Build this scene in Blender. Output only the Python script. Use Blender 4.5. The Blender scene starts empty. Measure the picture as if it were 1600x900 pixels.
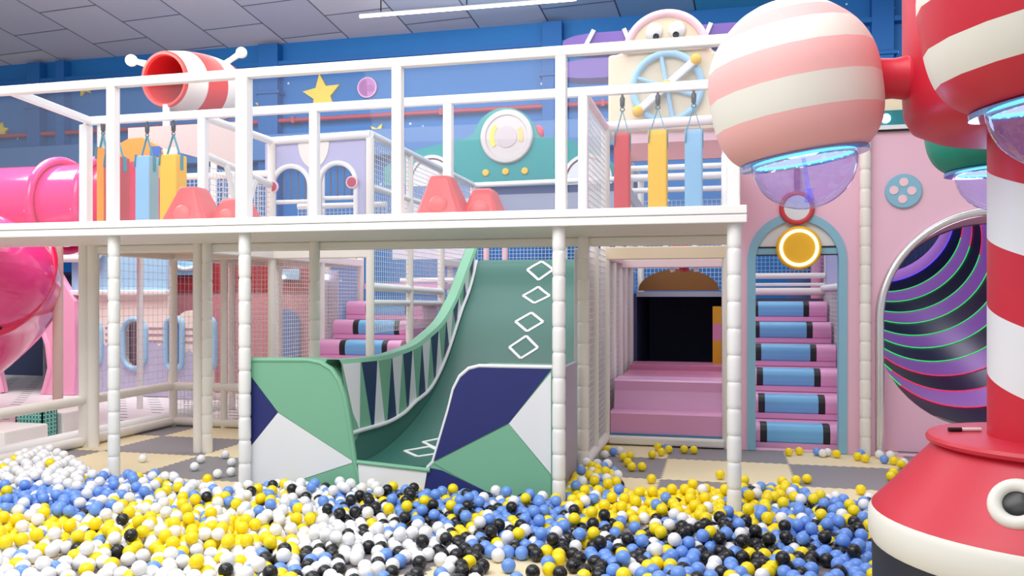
import bpy, bmesh, math, random
from mathutils import Vector, Matrix
from mathutils.geometry import tessellate_polygon
PI = math.pi
rnd = random.Random(7)
SC = bpy.context.scene
COL = SC.collection

# ------------------------------------------------------------------ camera frame
F, YH, H = 1320.0, 465.0, 1.35
TH = math.atan(325 / 1320.0)
S, C = math.sin(TH), math.cos(TH)

def at_y(px, py, Y):
    u = (px - 800) / F
    d = Y / (u * S + C)
    return Vector((d * (u * C - S), Y, H + (YH - py) / F * d))

def at_d(px, py, d):
    l = (px - 800) / F * d
    return Vector((l * C - d * S, l * S + d * C, H + (YH - py) / F * d))

def at_z(px, py, z):
    return at_d(px, py, (H - z) * F / (py - YH))

def rel(l, d, z):
    return Vector((l * C - d * S, l * S + d * C, z))

def proj(v):
    l = v[0] * C + v[1] * S
    d = -v[0] * S + v[1] * C
    return 800 + F * l / d, YH - F * (v[2] - H) / d, d

# ------------------------------------------------------------------ materials
def lin(c):
    return tuple((x / 12.92 if x <= 0.04045 else ((x + 0.055) / 1.055) ** 2.4) for x in (v / 255.0 for v in c))

MATS = {}
def mat(name, rgb=(200, 200, 200), rough=0.5, metal=0.0, coat=0.0, emit=None, es=0.0, spec=0.5, bump=0.0, bscale=200.0):
    if name in MATS:
        return MATS[name]
    m = bpy.data.materials.new(name)
    m.use_nodes = True
    nt = m.node_tree
    b = nt.nodes['Principled BSDF']
    b.inputs['Base Color'].default_value = (*lin(rgb), 1)
    b.inputs['Roughness'].default_value = rough
    b.inputs['Metallic'].default_value = metal
    b.inputs['Coat Weight'].default_value = coat
    b.inputs['Specular IOR Level'].default_value = spec
    if emit:
        b.inputs['Emission Color'].default_value = (*lin(emit), 1)
        b.inputs['Emission Strength'].default_value = es
    if bump:
        tc = nt.nodes.new('ShaderNodeTexCoord')
        n = nt.nodes.new('ShaderNodeTexNoise')
        n.inputs['Scale'].default_value = bscale
        bp = nt.nodes.new('ShaderNodeBump')
        bp.inputs['Strength'].default_value = bump
        bp.inputs['Distance'].default_value = 0.01
        nt.links.new(tc.outputs['Object'], n.inputs['Vector'])
        nt.links.new(n.outputs['Fac'], bp.inputs['Height'])
        nt.links.new(bp.outputs['Normal'], b.inputs['Normal'])
    MATS[name] = m
    return m

WHITE = mat('white_vinyl', (238, 238, 238), 0.45)
CREAMW = mat('cream_white', (236, 230, 224), 0.5)
NETW = mat('net_cord', (228, 226, 228), 0.8)
PINKW = mat('pink_wall', (236, 190, 210), 0.55, bump=0.05, bscale=60)
PINKS = mat('pink_step', (228, 164, 206), 0.35)
PINKD = mat('pink_deep', (205, 130, 165), 0.4)
BLUES = mat('sky_blue', (116, 182, 228), 0.4)
BLUEP = mat('trim_blue', (136, 186, 210), 0.5)
BLUEL = mat('light_blue', (160, 205, 236), 0.5)
BLACK = mat('black_band', (24, 26, 34), 0.45)
NAVY = mat('navy', (34, 42, 108), 0.45)
NAVYD = mat('navy_deep', (20, 48, 92), 0.45)
GREENL = mat('mint_green', (120, 178, 148), 0.45)
GREENB = mat('slide_green', (48, 104, 94), 0.4)
PANELW = mat('panel_white', (226, 228, 232), 0.45)
RED = mat('red_pvc', (198, 34, 56), 0.42, bump=0.03, bscale=15)
REDB = mat('red_band', (222, 62, 58), 0.45)
REDD = mat('red_bag', (204, 62, 70), 0.5)
CORAL = mat('coral_plastic', (226, 92, 92), 0.4)
YEL = mat('yellow_bag', (246, 190, 44), 0.5)
ORANGE = mat('orange', (244, 150, 34), 0.5)
BAGB = mat('bag_blue', (140, 190, 226), 0.5)
TEALS = mat('teal_strap', (60, 150, 172), 0.7)
HOOK = mat('dark_steel', (60, 62, 70), 0.4, 0.6)
TUBE = mat('pink_plastic', (238, 62, 138), 0.16, coat=0.5, bump=0.25, bscale=4)
TUBED = mat('pink_plastic_red', (232, 28, 86), 0.25, coat=0.3)
LILAC = mat('lilac', (182, 180, 218), 0.5)
LILACF = mat('lilac_facade', (186, 186, 214), 0.5)
CREAM = mat('cream', (236, 218, 190), 0.5)
PURPLE = mat('purple', (120, 92, 176), 0.45)
PINKR = mat('pale_pink', (244, 204, 216), 0.5)
TEAL = mat('teal_panel', (40, 148, 150), 0.5)
GREYP = mat('grey_panel', (150, 156, 176), 0.5)
DARK = mat('dark_navy', (52, 62, 100), 0.6)
DRED = mat('dark_red', (150, 36, 44), 0.5)
BROWNP = mat('dusty_pink', (196, 132, 138), 0.55)
AMBER = mat('amber_brown', (122, 78, 22), 0.5)
CHROME = mat('chrome', (242, 242, 244), 0.24, 1.0)
BANDW = mat('band_white', (226, 224, 216), 0.5)
BANDP = mat('band_pink', (236, 178, 178), 0.6)
BLACKR = mat('black_rubber', (30, 34, 48), 0.5)
PIPERED = mat('pipe_red', (170, 60, 80), 0.5)
WALLB = None

def emission(name, rgb, s):
    m = bpy.data.materials.new(name); m.use_nodes = True
    nt = m.node_tree; nt.nodes.clear()
    o = nt.nodes.new('ShaderNodeOutputMaterial'); e = nt.nodes.new('ShaderNodeEmission')
    e.inputs[0].default_value = (*lin(rgb), 1); e.inputs[1].default_value = s
    nt.links.new(e.outputs[0], o.inputs[0])
    return m

def clear(name, tint, gloss_rough=0.03, haze=0.04, hazecol=(230, 235, 245), ior=1.45, refl=1.0):
    """clear acrylic sheet: see-through, a fresnel reflection and a little haze mixed in"""
    m = bpy.data.materials.new(name); m.use_nodes = True
    nt = m.node_tree; nt.nodes.clear()
    N = nt.nodes.new; L = nt.links.new
    o = N('ShaderNodeOutputMaterial')
    t = N('ShaderNodeBsdfTransparent'); t.inputs[0].default_value = (*lin(tint), 1)
    d = N('ShaderNodeBsdfDiffuse'); d.inputs[0].default_value = (*lin(hazecol), 1)
    g = N('ShaderNodeBsdfGlossy'); g.inputs['Roughness'].default_value = gloss_rough
    m1 = N('ShaderNodeMixShader'); m1.inputs[0].default_value = haze
    L(t.outputs[0], m1.inputs[1]); L(d.outputs[0], m1.inputs[2])
    fr = N('ShaderNodeFresnel'); fr.inputs['IOR'].default_value = ior
    mu = N('ShaderNodeMath'); mu.operation = 'MULTIPLY'; mu.inputs[1].default_value = refl
    ge = N('ShaderNodeNewGeometry'); iv = N('ShaderNodeMath'); iv.operation = 'SUBTRACT'; iv.inputs[0].default_value = 1.0
    L(ge.outputs['Backfacing'], iv.inputs[1]); fm = N('ShaderNodeMath'); fm.operation = 'MULTIPLY'
    L(fr.outputs[0], fm.inputs[0]); L(iv.outputs[0], fm.inputs[1]); L(fm.outputs[0], mu.inputs[0])
    m2 = N('ShaderNodeMixShader'); L(mu.outputs[0], m2.inputs[0])
    L(m1.outputs[0], m2.inputs[1]); L(g.outputs[0], m2.inputs[2])
    L(m2.outputs[0], o.inputs[0])
    return m

ACRYL = clear('clear_acrylic', (250, 251, 253), haze=0.035)  # haze pales the view in place of missing reflections
DOME = clear('dome_acrylic', (232, 232, 255), haze=0.07, hazecol=(190, 190, 255), refl=1.6)
LEDC = emission('led_cyan', (120, 240, 255), 2.6)
LEDW = emission('led_white', (222, 238, 255), 1.15)
LEDY = emission('led_warm', (255, 246, 205), 2.6)
LEDG = emission('led_green', (60, 255, 120), 1.0)
LEDR = emission('led_red', (255, 60, 95), 1.0)
LEDB = emission('led_blue', (90, 70, 255), 2.0)
LAMP = emission('lamp_white', (255, 250, 240), 9.0)

# ------------------------------------------------------------------ mesh builder
class MB:
    def __init__(s):
        s.v = []; s.f = []; s.m = []; s.sm = []
    def add(s, vs, fs, m=0, smooth=False):
        b = len(s.v)
        s.v += [Vector(v) for v in vs]
        for f in fs:
            s.f.append([i + b for i in f]); s.m.append(m); s.sm.append(smooth)
        return s
    def box(s, x0, x1, y0, y1, z0, z1, m=0):
        vs = [(x, y, z) for z in (z0, z1) for y in (y0, y1) for x in (x0, x1)]
        return s.add(vs, [(0, 2, 3, 1), (4, 5, 7, 6), (0, 1, 5, 4), (2, 6, 7, 3), (0, 4, 6, 2), (1, 3, 7, 5)], m)
    def obox(s, c, ax, ay, az, m=0):
        c = Vector(c); vs = [c + ax * i + ay * j + az * k for k in (-1, 1) for j in (-1, 1) for i in (-1, 1)]
        return s.add(vs, [(0, 2, 3, 1), (4, 5, 7, 6), (0, 1, 5, 4), (2, 6, 7, 3), (0, 4, 6, 2), (1, 3, 7, 5)], m)
    def bar(s, p, q, w, h, up=(0, 0, 1), m=0):
        p, q = Vector(p), Vector(q); d = (q - p); L = d.length; d.normalize()
        up = Vector(up)
        if abs(d.dot(up)) > 0.98: up = Vector((0, 1, 0))
        sd = d.cross(up).normalized(); u2 = sd.cross(d)
        return s.obox((p + q) / 2, d * L / 2, sd * w / 2, u2 * h / 2, m)
    def tube(s, pts, r, n=12, m=0, closed=False, caps=True, mfn=None):
        pts = [Vector(p) for p in pts]; k = len(pts)
        rs = r if isinstance(r, (list, tuple)) else [r] * k
        tang = []
        for i in range(k):
            a = pts[(i - 1) % k] if (closed or i > 0) else pts[i]
            b = pts[(i + 1) % k] if (closed or i < k - 1) else pts[i]
            tang.append((b - a).normalized())
        t0 = tang[0]; nrm = t0.orthogonal().normalized()
        vs = []; prev = t0
        for i in range(k):
            q = prev.rotation_difference(tang[i]); nrm = (q @ nrm).normalized(); prev = tang[i]
            bn = tang[i].cross(nrm).normalized()
            for j in range(n):
                a = 2 * PI * j / n
                vs.append(pts[i] + (nrm * math.cos(a) + bn * math.sin(a)) * rs[i])
        fs = []
        for i in range(k if closed else k - 1):
            i2 = (i + 1) % k
            for j in range(n):
                fs.append((i * n + j, i * n + (j + 1) % n, i2 * n + (j + 1) % n, i2 * n + j))
        if mfn is None:
            s.add(vs, fs, m, True)
        else:
            b = len(s.v); s.v += vs
            for q, f in enumerate(fs):
                s.f.append([i + b for i in f]); s.m.append(mfn(q // n, q % n)); s.sm.append(True)
        if caps and not closed:
            b = len(s.v)
            s.add([vs[j] for j in range(n)], [tuple(range(n))[::-1]], m)
            s.add([vs[(k - 1) * n + j] for j in range(n)], [tuple(range(n))], m)
        return s
    def cyl(s, p, q, r, n=16, m=0, r2=None):
        return s.tube([p, q], [r, r if r2 is None else r2], n, m)
    def lathe(s, prof, org=(0, 0, 0), n=32, m=0, axis=None, mfn=None, smooth=True):
        """prof [(r, h)] about an axis through org"""
        org = Vector(org); az = Vector(axis).normalized() if axis else Vector((0, 0, 1))
        ax = az.orthogonal().normalized() if axis else Vector((1, 0, 0)); ay = az.cross(ax)
        vs = []
        for r, h in prof:
            for j in range(n):
                a = 2 * PI * j / n
                vs.append(org + az * h + (ax * math.cos(a) + ay * math.sin(a)) * max(r, 1e-5))
        b = len(s.v); s.v += vs
        for i in range(len(prof) - 1):
            for j in range(n):
                s.f.append([b + i * n + j, b + i * n + (j + 1) % n, b + (i + 1) * n + (j + 1) % n, b + (i + 1) * n + j])
                s.m.append(mfn(i) if mfn else m); s.sm.append(smooth)
        return s
    def sphere(s, c, r, n=16, k=10, m=0, sc=(1, 1, 1)):
        prof = [(r * math.sin(PI * i / k), -r * math.cos(PI * i / k)) for i in range(k + 1)]
        b = len(s.v); s.lathe(prof, (0, 0, 0), n, m)
        c = Vector(c)
        for i in range(b, len(s.v)):
            v = s.v[i]; s.v[i] = Vector((v.x * sc[0], v.y * sc[1], v.z * sc[2])) + c
        return s
    def torus(s, c, R, r, axis=(0, 1, 0), n=40, k=10, m=0, a0=0, a1=2 * PI, sx=1, sz=1):
        c = Vector(c); az = Vector(axis).normalized()
        ux = Vector((0, 0, 1)).cross(az)
        ux = ux.normalized() if ux.length > 1e-4 else Vector((1, 0, 0))
        uz = az.cross(ux) * 1.0
        full = abs(a1 - a0 - 2 * PI) < 1e-6
        pts = [c + ux * (R * sx * math.cos(a0 + (a1 - a0) * i / n)) + uz * (R * sz * math.sin(a0 + (a1 - a0) * i / n)) for i in range(n if full else n + 1)]
        return s.tube(pts, r, k, m, closed=full)
    def extr(s, loops, fn, w0, w1, m=0, mside=None):
        """2-D loops (outer first, then holes) mapped by fn(u, v, w), between w0 and w1"""
        loops = [[Vector((a, b, 0)) for a, b in lp] for lp in loops]
        tris = tessellate_polygon(loops)
        flat = [p for lp in loops for p in lp]; n = len(flat)
        b = len(s.v)
        s.v += [fn(p.x, p.y, w0) for p in flat] + [fn(p.x, p.y, w1) for p in flat]
        for t in tris:
            s.f.append([b + i for i in t]); s.m.append(m); s.sm.append(False)
            s.f.append([b + n + i for i in reversed(t)]); s.m.append(m); s.sm.append(False)
        o = 0
        for lp in loops:
            k = len(lp)
            for i in range(k):
                j = (i + 1) % k
                s.f.append([b + o + i, b + o + j, b + n + o + j, b + n + o + i]); s.m.append(m if mside is None else mside); s.sm.append(False)
            o += k
        return s
    def net(s, o, u, v, cell=0.045, t=0.0035, m=0):
        """a real knotted net: crossing cords over the parallelogram o, o+u, o+v"""
        o, u, v = Vector(o), Vector(u), Vector(v)
        nu, nv = max(1, int(u.length / cell)), max(1, int(v.length / cell))
        nrm = u.cross(v).normalized()
        for i in range(nu + 1):
            p = o + u * (i / nu)
            s.obox(p + v / 2, v / 2, u.normalized() * t, nrm * t, m)
        for i in range(nv + 1):
            p = o + v * (i / nv)
            s.obox(p + u / 2, u / 2, v.normalized() * t, nrm * t, m)
        return s

def XZ(Y):   # u -> X, v -> Z, w -> Y
    return lambda u, v, w: Vector((u, w, v))
def YZ():    # u -> Y, v -> Z, w -> X
    return lambda u, v, w: Vector((w, u, v))

def arch(x0, x1, z0, ztop, n=20):
    r = (x1 - x0) / 2; cx = (x0 + x1) / 2; zs = ztop - r
    return [(x0, z0)] + [(cx - r * math.cos(PI * i / n), zs + r * math.sin(PI * i / n)) for i in range(n + 1)] + [(x1, z0)]
def circ(cx, cz, r, n=40, sx=1.0):
    return [(cx + sx * r * math.cos(2 * PI * i / n), cz + r * math.sin(2 * PI * i / n)) for i in range(n)]
def stadium(cx, cz, hw, hh, n=10):
    return [(cx + hw * math.cos(PI * i / n), cz + hh - hw + hw * math.sin(PI * i / n)) for i in range(n + 1)] + \
           [(cx - hw * math.cos(PI * i / n), cz - hh + hw - hw * math.sin(PI * i / n)) for i in range(n + 1)]
def rrect(x0, x1, z0, z1, r, n=6):
    out = []
    for cx, cz, a in ((x1 - r, z1 - r, 0), (x0 + r, z1 - r, 90), (x0 + r, z0 + r, 180), (x1 - r, z0 + r, 270)):
        out += [(cx + r * math.cos(math.radians(a + 90 * i / n)), cz + r * math.sin(math.radians(a + 90 * i / n))) for i in range(n + 1)]
    return out

def root_loc(o):
    while o.parent: o = o.parent
    return o.location.copy()

def mesh_of(name, mb, mats, off=Vector((0, 0, 0)), weld=True):
    me = bpy.data.meshes.new(name)
    me.from_pydata([tuple(v - off) for v in mb.v], [], mb.f)
    for m in (mats if isinstance(mats, (list, tuple)) else [mats]):
        me.materials.append(m)
    me.polygons.foreach_set('material_index', mb.m)
    me.polygons.foreach_set('use_smooth', mb.sm)
    bm = bmesh.new(); bm.from_mesh(me)
    if weld: bmesh.ops.remove_doubles(bm, verts=bm.verts, dist=1e-5)
    bmesh.ops.recalc_face_normals(bm, faces=bm.faces)
    bm.to_mesh(me); bm.free()
    if any(mb.sm): me.set_sharp_from_angle(angle=math.radians(42))
    return me

def bevel(o, w, seg=2):
    b = o.modifiers.new('bevel', 'BEVEL'); b.width = w; b.segments = seg; b.limit_method = 'ANGLE'; b.angle_limit = math.radians(40)
    return o

def tag(o, label=None, cat=None, group=None, kind=None):
    if label: o['label'] = label
    if cat: o['category'] = cat
    if group: o['group'] = group
    if kind: o['kind'] = kind
    return o

def thing(name, loc, label, cat, group=None):
    o = bpy.data.objects.new(name, None); COL.objects.link(o); o.location = loc
    o.empty_display_size = 0.1
    return tag(o, label, cat, group)

def part(name, mb, mats, parent, bv=0, label=None, kind=None):
    me = mesh_of(name, mb, mats, root_loc(parent))
    o = bpy.data.objects.new(name, me); COL.objects.link(o); o.parent = parent
    if bv: bevel(o, bv)
    if label: o['label'] = label
    if kind: o['kind'] = kind
    return o

def solo(name, mb, mats, loc, label, cat, group=None, bv=0):
    me = mesh_of(name, mb, mats, Vector(loc))
    o = bpy.data.objects.new(name, me); COL.objects.link(o); o.location = loc
    if bv: bevel(o, bv)
    return tag(o, label, cat, group)

def struct(name, mb, mats, bv=0, parent=None):
    me = mesh_of(name, mb, mats, root_loc(parent) if parent else Vector((0, 0, 0)))
    o = bpy.data.objects.new(name, me); COL.objects.link(o)
    if parent: o.parent = parent
    else: o['kind'] = 'structure'
    if bv: bevel(o, bv)
    return o

def copy_tree(o, parent=None):
    c = o.copy(); COL.objects.link(c)
    if parent is not None: c.parent = parent
    for ch in list(o.children): copy_tree(ch, c)
    return c

def padded(mb, x, y, z0, z1, r=0.042, seg=0.165, m=0, n=14):
    """post wrapped in short foam sleeves"""
    k = max(1, round((z1 - z0) / seg)); hgt = (z1 - z0) / k
    prof = [(0, z0)]
    for i in range(k):
        a = z0 + i * hgt
        prof += [(r * .86, a), (r * .97, a + .012), (r, a + .03), (r, a + hgt - .03), (r * .97, a + hgt - .012), (r * .86, a + hgt)]
    prof.append((0, z1))
    return mb.lathe(prof, (x, y, 0), n, m)

def sqpost(mb, x, y, z0, z1, w=0.075, m=0):
    return mb.box(x - w / 2, x + w / 2, y - w / 2, y + w / 2, z0, z1, m)

# ================================================================== SETTING
def nodes(name, rough=0.5):
    m = bpy.data.materials.new(name); m.use_nodes = True
    nt = m.node_tree
    return m, nt, nt.nodes['Principled BSDF'], nt.nodes.new, nt.links.new

def M_(N, L, op, a, b=None):
    n = N('ShaderNodeMath'); n.operation = op
    for i, x in enumerate((a, b)):
        if x is None: continue
        if isinstance(x, (int, float)): n.inputs[i].default_value = x
        else: L(x, n.inputs[i])
    return n.outputs[0]

def floor_mat():
    m, nt, b, N, L = nodes('foam_mats')
    tc = N('ShaderNodeTexCoord'); sp = N('ShaderNodeSeparateXYZ'); L(tc.outputs['Object'], sp.inputs[0])
    X, Y = sp.outputs[0], sp.outputs[1]
    wx = M_(N, L, 'MULTIPLY', M_(N, L, 'SINE', M_(N, L, 'MULTIPLY', Y, 2 * PI / 0.07)), 0.010)
    wy = M_(N, L, 'MULTIPLY', M_(N, L, 'SINE', M_(N, L, 'MULTIPLY', X, 2 * PI / 0.07)), 0.010)
    fx = M_(N, L, 'DIVIDE', M_(N, L, 'ADD', M_(N, L, 'ADD', X, 0.43), wx), 0.97)
    fy = M_(N, L, 'DIVIDE', M_(N, L, 'ADD', M_(N, L, 'SUBTRACT', Y, 6.36), wy), 0.83)
    s = M_(N, L, 'ADD', M_(N, L, 'FLOOR', fx), M_(N, L, 'FLOOR', fy))
    par = M_(N, L, 'FLOORED_MODULO', s, 2.0)
    dx = M_(N, L, 'PINGPONG', fx, 0.5); dy = M_(N, L, 'PINGPONG', fy, 0.5)
    seam = M_(N, L, 'LESS_THAN', M_(N, L, 'MINIMUM', dx, dy), 0.006)
    mx = N('ShaderNodeMix'); mx.data_type = 'RGBA'
    L(par, mx.inputs[0]); mx.inputs[6].default_value = (*lin((232, 216, 178)), 1); mx.inputs[7].default_value = (*lin((138, 134, 138)), 1)
    m2 = N('ShaderNodeMix'); m2.data_type = 'RGBA'
    L(M_(N, L, 'MULTIPLY', seam, 0.35), m2.inputs[0]); L(mx.outputs[2], m2.inputs[6]); m2.inputs[7].default_value = (*lin((70, 66, 66)), 1)
    L(m2.outputs[2], b.inputs['Base Color'])
    b.inputs['Roughness'].default_value = 0.55
    return m

def ceil_mat():
    m, nt, b, N, L = nodes('ceiling_panels')
    tc = N('ShaderNodeTexCoord'); mp = N('ShaderNodeMapping'); L(tc.outputs['Object'], mp.inputs[0])
    mp.inputs['Rotation'].default_value = (0, 0, math.radians(3.4))
    sp = N('ShaderNodeSeparateXYZ'); L(mp.outputs[0], sp.inputs[0])
    cb = N('ShaderNodeCombineXYZ'); L(sp.outputs[1], cb.inputs[0]); L(sp.outputs[0], cb.inputs[1])
    br = N('ShaderNodeTexBrick'); L(cb.outputs[0], br.inputs['Vector'])
    br.inputs['Scale'].default_value = 1.0; br.inputs['Brick Width'].default_value = 1.3; br.inputs['Row Height'].default_value = 1.3
    br.inputs['Mortar Size'].default_value = 0.016; br.inputs['Mortar Smooth'].default_value = 0.2
    br.inputs['Color1'].default_value = (*lin((206, 204, 212)), 1); br.inputs['Color2'].default_value = (*lin((190, 190, 204)), 1)
    br.inputs['Mortar'].default_value = (*lin((96, 98, 112)), 1)
    # panels on the right-hand side of the hall are painted blue
    row = M_(N, L, 'FLOOR', M_(N, L, 'DIVIDE', sp.outputs[0], 1.3))
    mr = N('ShaderNodeMapRange'); L(row, mr.inputs[0]); mr.inputs[1].default_value = -6; mr.inputs[2].default_value = -1
    bl = N('ShaderNodeTexBrick'); L(cb.outputs[0], bl.inputs['Vector'])
    bl.inputs['Scale'].default_value = 1.0; bl.inputs['Brick Width'].default_value = 1.3; bl.inputs['Row Height'].default_value = 1.3
    bl.inputs['Mortar Size'].default_value = 0.016
    bl.inputs['Color1'].default_value = (*lin((50, 140, 186)), 1); bl.inputs['Color2'].default_value = (*lin((66, 132, 180)), 1)
    bl.inputs['Mortar'].default_value = (*lin((20, 50, 80)), 1)
    mx = N('ShaderNodeMix'); mx.data_type = 'RGBA'
    L(mr.outputs[0], mx.inputs[0]); L(br.outputs[0], mx.inputs[6]); L(bl.outputs[0], mx.inputs[7])
    L(mx.outputs[2], b.inputs['Base Color'])
    b.inputs['Roughness'].default_value = 0.6
    return m

def wall_mat():
    m, nt, b, N, L = nodes('night_blue_wall')
    tc = N('ShaderNodeTexCoord')
    n = N('ShaderNodeTexNoise'); n.inputs['Scale'].default_value = 0.5; L(tc.outputs['Object'], n.inputs['Vector'])
    v = N('ShaderNodeTexVoronoi'); v.inputs['Scale'].default_value = 3.2; L(tc.outputs['Object'], v.inputs['Vector'])
    dot = M_(N, L, 'LESS_THAN', v.outputs['Distance'], 0.075)
    big = N('ShaderNodeTexNoise'); big.inputs['Scale'].default_value = 0.9; L(tc.outputs['Object'], big.inputs['Vector'])
    dot = M_(N, L, 'MULTIPLY', dot, M_(N, L, 'GREATER_THAN', big.outputs['Fac'], 0.52))
    mx = N('ShaderNodeMix'); mx.data_type = 'RGBA'; L(n.outputs['Fac'], mx.inputs[0])
    mx.inputs[6].default_value = (*lin((6, 100, 172)), 1); mx.inputs[7].default_value = (*lin((18, 112, 182)), 1)
    m2 = N('ShaderNodeMix'); m2.data_type = 'RGBA'; L(dot, m2.inputs[0]); L(mx.outputs[2], m2.inputs[6]); m2.inputs[7].default_value = (*lin((200, 220, 235)), 1)
    L(m2.outputs[2], b.inputs['Base Color']); b.inputs['Roughness'].default_value = 0.6
    return m

def dash_mat():
    m, nt, b, N, L = nodes('dashed_mat')
    tc = N('ShaderNodeTexCoord'); sp = N('ShaderNodeSeparateXYZ'); L(tc.outputs['Object'], sp.inputs[0])
    X, Y = sp.outputs[0], sp.outputs[1]
    row = M_(N, L, 'FLOOR', M_(N, L, 'DIVIDE', Y, 0.21))
    off = M_(N, L, 'MULTIPLY', row, 0.17)
    fx = M_(N, L, 'FLOORED_MODULO', M_(N, L, 'ADD', X, off), 0.5)
    fy = M_(N, L, 'FLOORED_MODULO', Y, 0.21)
    d = M_(N, L, 'MULTIPLY', M_(N, L, 'LESS_THAN', fx, 0.17), M_(N, L, 'LESS_THAN', fy, 0.035))
    mx = N('ShaderNodeMix'); mx.data_type = 'RGBA'; L(d, mx.inputs[0])
    mx.inputs[6].default_value = (*lin((238, 232, 232)), 1); mx.inputs[7].default_value = (*lin((30, 30, 34)), 1)
    L(mx.outputs[2], b.inputs['Base Color']); b.inputs['Roughness'].default_value = 0.5
    return m

BY = 15.0
WALLM = wall_mat()
mb = MB().box(-19, 8.5, -3.0, BY + .3, -.12, 0); struct('floor', mb, floor_mat())
mb = MB().box(-19, 8.5, BY, BY + .2, 0, 6.9); struct('wall_back', mb, WALLM)
# the hall's roof rises towards the viewer
CS = 0.155
CZ0 = 6.33
def ceil_z(Y): return CZ0 + CS * (BY - Y)
a, bq = -19, 8.5
mb = MB()
vs = [(a, 9.0, ceil_z(9)), (bq, 9.0, ceil_z(9)), (bq, BY + .2, ceil_z(BY + .2)), (a, BY + .2, ceil_z(BY + .2))]
mb.add(vs + [(v[0], v[1], v[2] + .15) for v in vs], [(0, 1, 2, 3), (7, 6, 5, 4), (0, 4, 5, 1), (1, 5, 6, 2), (2, 6, 7, 3), (3, 7, 4, 0)])
struct('ceiling', mb, ceil_mat())
BLUEC = mat('blue_paint', (6, 92, 162), 0.6)
k = 0
for px, w in ((64, .32), (105, .2), (427, .42), (866, .36), (1376, .34)):
    X = at_y(px, 100, BY).x; k += 1
    mb = MB().box(X - w / 2, X + w / 2, BY - .22, BY - .002, 0, 6.28)
    mb.box(X - w / 2 - .05, X + w / 2 + .05, BY - .26, BY - .002, 5.3, 5.36)
    struct('trim_%d' % k, mb, BLUEC, bv=.01)
mb = MB().box(-19, 8.5, BY - .2, BY - .002, 5.85, 5.93); struct('trim_6', mb, BLUEC)
# red water pipe along the wall
mb = MB()
zz = at_y(580, 181, BY - .15).z
mb.tube([(-18, BY - .15, zz), (8, BY - .15, zz)], .045, 10)
for x in range(-17, 8, 3): mb.box(x - .03, x + .03, BY - .2, BY - .002, zz - .06, zz + .06)
solo('wall_pipe', mb, PIPERED, (-5, BY - .15, zz), 'thin red pipe running the length of the blue back wall', 'pipe')
mb = MB(); z2 = at_y(580, 200, BY - .15).z
mb.box(-18, 8, BY - .3, BY - .002, z2 - .55, z2 - .05)
solo('wall_duct', mb, mat('duct_blue', (70, 118, 176), 0.5), (-5, BY - .15, z2 - .3), 'long pale blue duct under the red pipe on the back wall', 'duct', bv=.02)

# yellow stars and a planet fixed to the wall
def star(cx, cy, R, lab, tilt=0.0, inner=.45):
    c = at_y(cx, cy, BY - .03); r = R / F * proj(c)[2]
    lp = []
    for i in range(10):
        a_ = PI / 2 + tilt + i * PI / 5; rr = r if i % 2 == 0 else r * inner
        lp.append((c.x + rr * math.cos(a_), c.z + rr * math.sin(a_)))
    mb = MB().extr([lp], XZ(0), BY - .05, BY - .001)
    solo('wall_star', mb, mat('star_yellow', (236, 206, 66), .5), (c.x, BY - .03, c.z), lab, 'wall star')
star(503, 148, 33, 'big yellow star on the blue wall, left of the pink planet', .12)
star(132, 136, 15, 'small yellow star on the blue wall, left of the striped barrel', .2)
star(170, 124, 10, 'tiny yellow star peeping over the rail beside the striped barrel', .5)
star(408, 164, 10, 'tiny yellow star beside the tall rail post right of the barrel', .0)
star(590, 208, 16, 'yellow star half hidden behind the lilac panel corner', -.5)
star(3, 205, 14, 'yellow star above the pink tube slide at the wall edge', .0)
c = at_y(574, 137, BY - .03); r = 16 / F * proj(c)[2]
mb = MB().extr([circ(c.x, c.z, r)], XZ(0), BY - .05, BY - .001, 0)
mb.extr([[(c.x + r * .8 * math.cos(t), c.z + r * .8 * math.sin(t)) for t in [PI * .5 + PI * i / 16 for i in range(17)]]], XZ(0), BY - .056, BY - .05, 1)
mb.extr([circ(c.x + r * .35, c.z - r * .1, r * .35, 20)], XZ(0), BY - .058, BY - .05, 1)
mb.torus((c.x, BY - .05, c.z), r * .96, r * .05, (0, 1, 0), 40, 6, 2)
solo('wall_planet', mb, [mat('planet_pink', (186, 112, 184), .5), mat('planet_dark', (160, 92, 158), .5), PINKR], (c.x, BY - .03, c.z), 'round pink planet on the blue wall beside the big star', 'wall planet')

# slim ceiling lamp
p, q = at_d(562, 27, 14.6), at_d(890, 0, 14.2)
p.z = ceil_z(p.y) - .25; 
pz = at_d(562, 26, 14.6); qz = at_d(900, -1, 14.3)
t = thing('ceiling_lamp', (pz + qz) / 2, 'long slim white tube lamp hung under the grey ceiling panels', 'ceiling lamp')
part('lamp_tube', MB().bar(pz, qz, .05, .035), LAMP, t)
mb = MB().bar(pz + Vector((0, 0, .028)), qz + Vector((0, 0, .028)), .045, .02); part('housing', mb, WHITE, t)
mb = MB()
for f in (.1, .5, .9):
    v = pz.lerp(qz, f); mb.cyl(v + Vector((0, 0, .06)), Vector((v.x, v.y, ceil_z(v.y))), .012, 6)
part('hanger', mb, HOOK, t)

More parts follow.
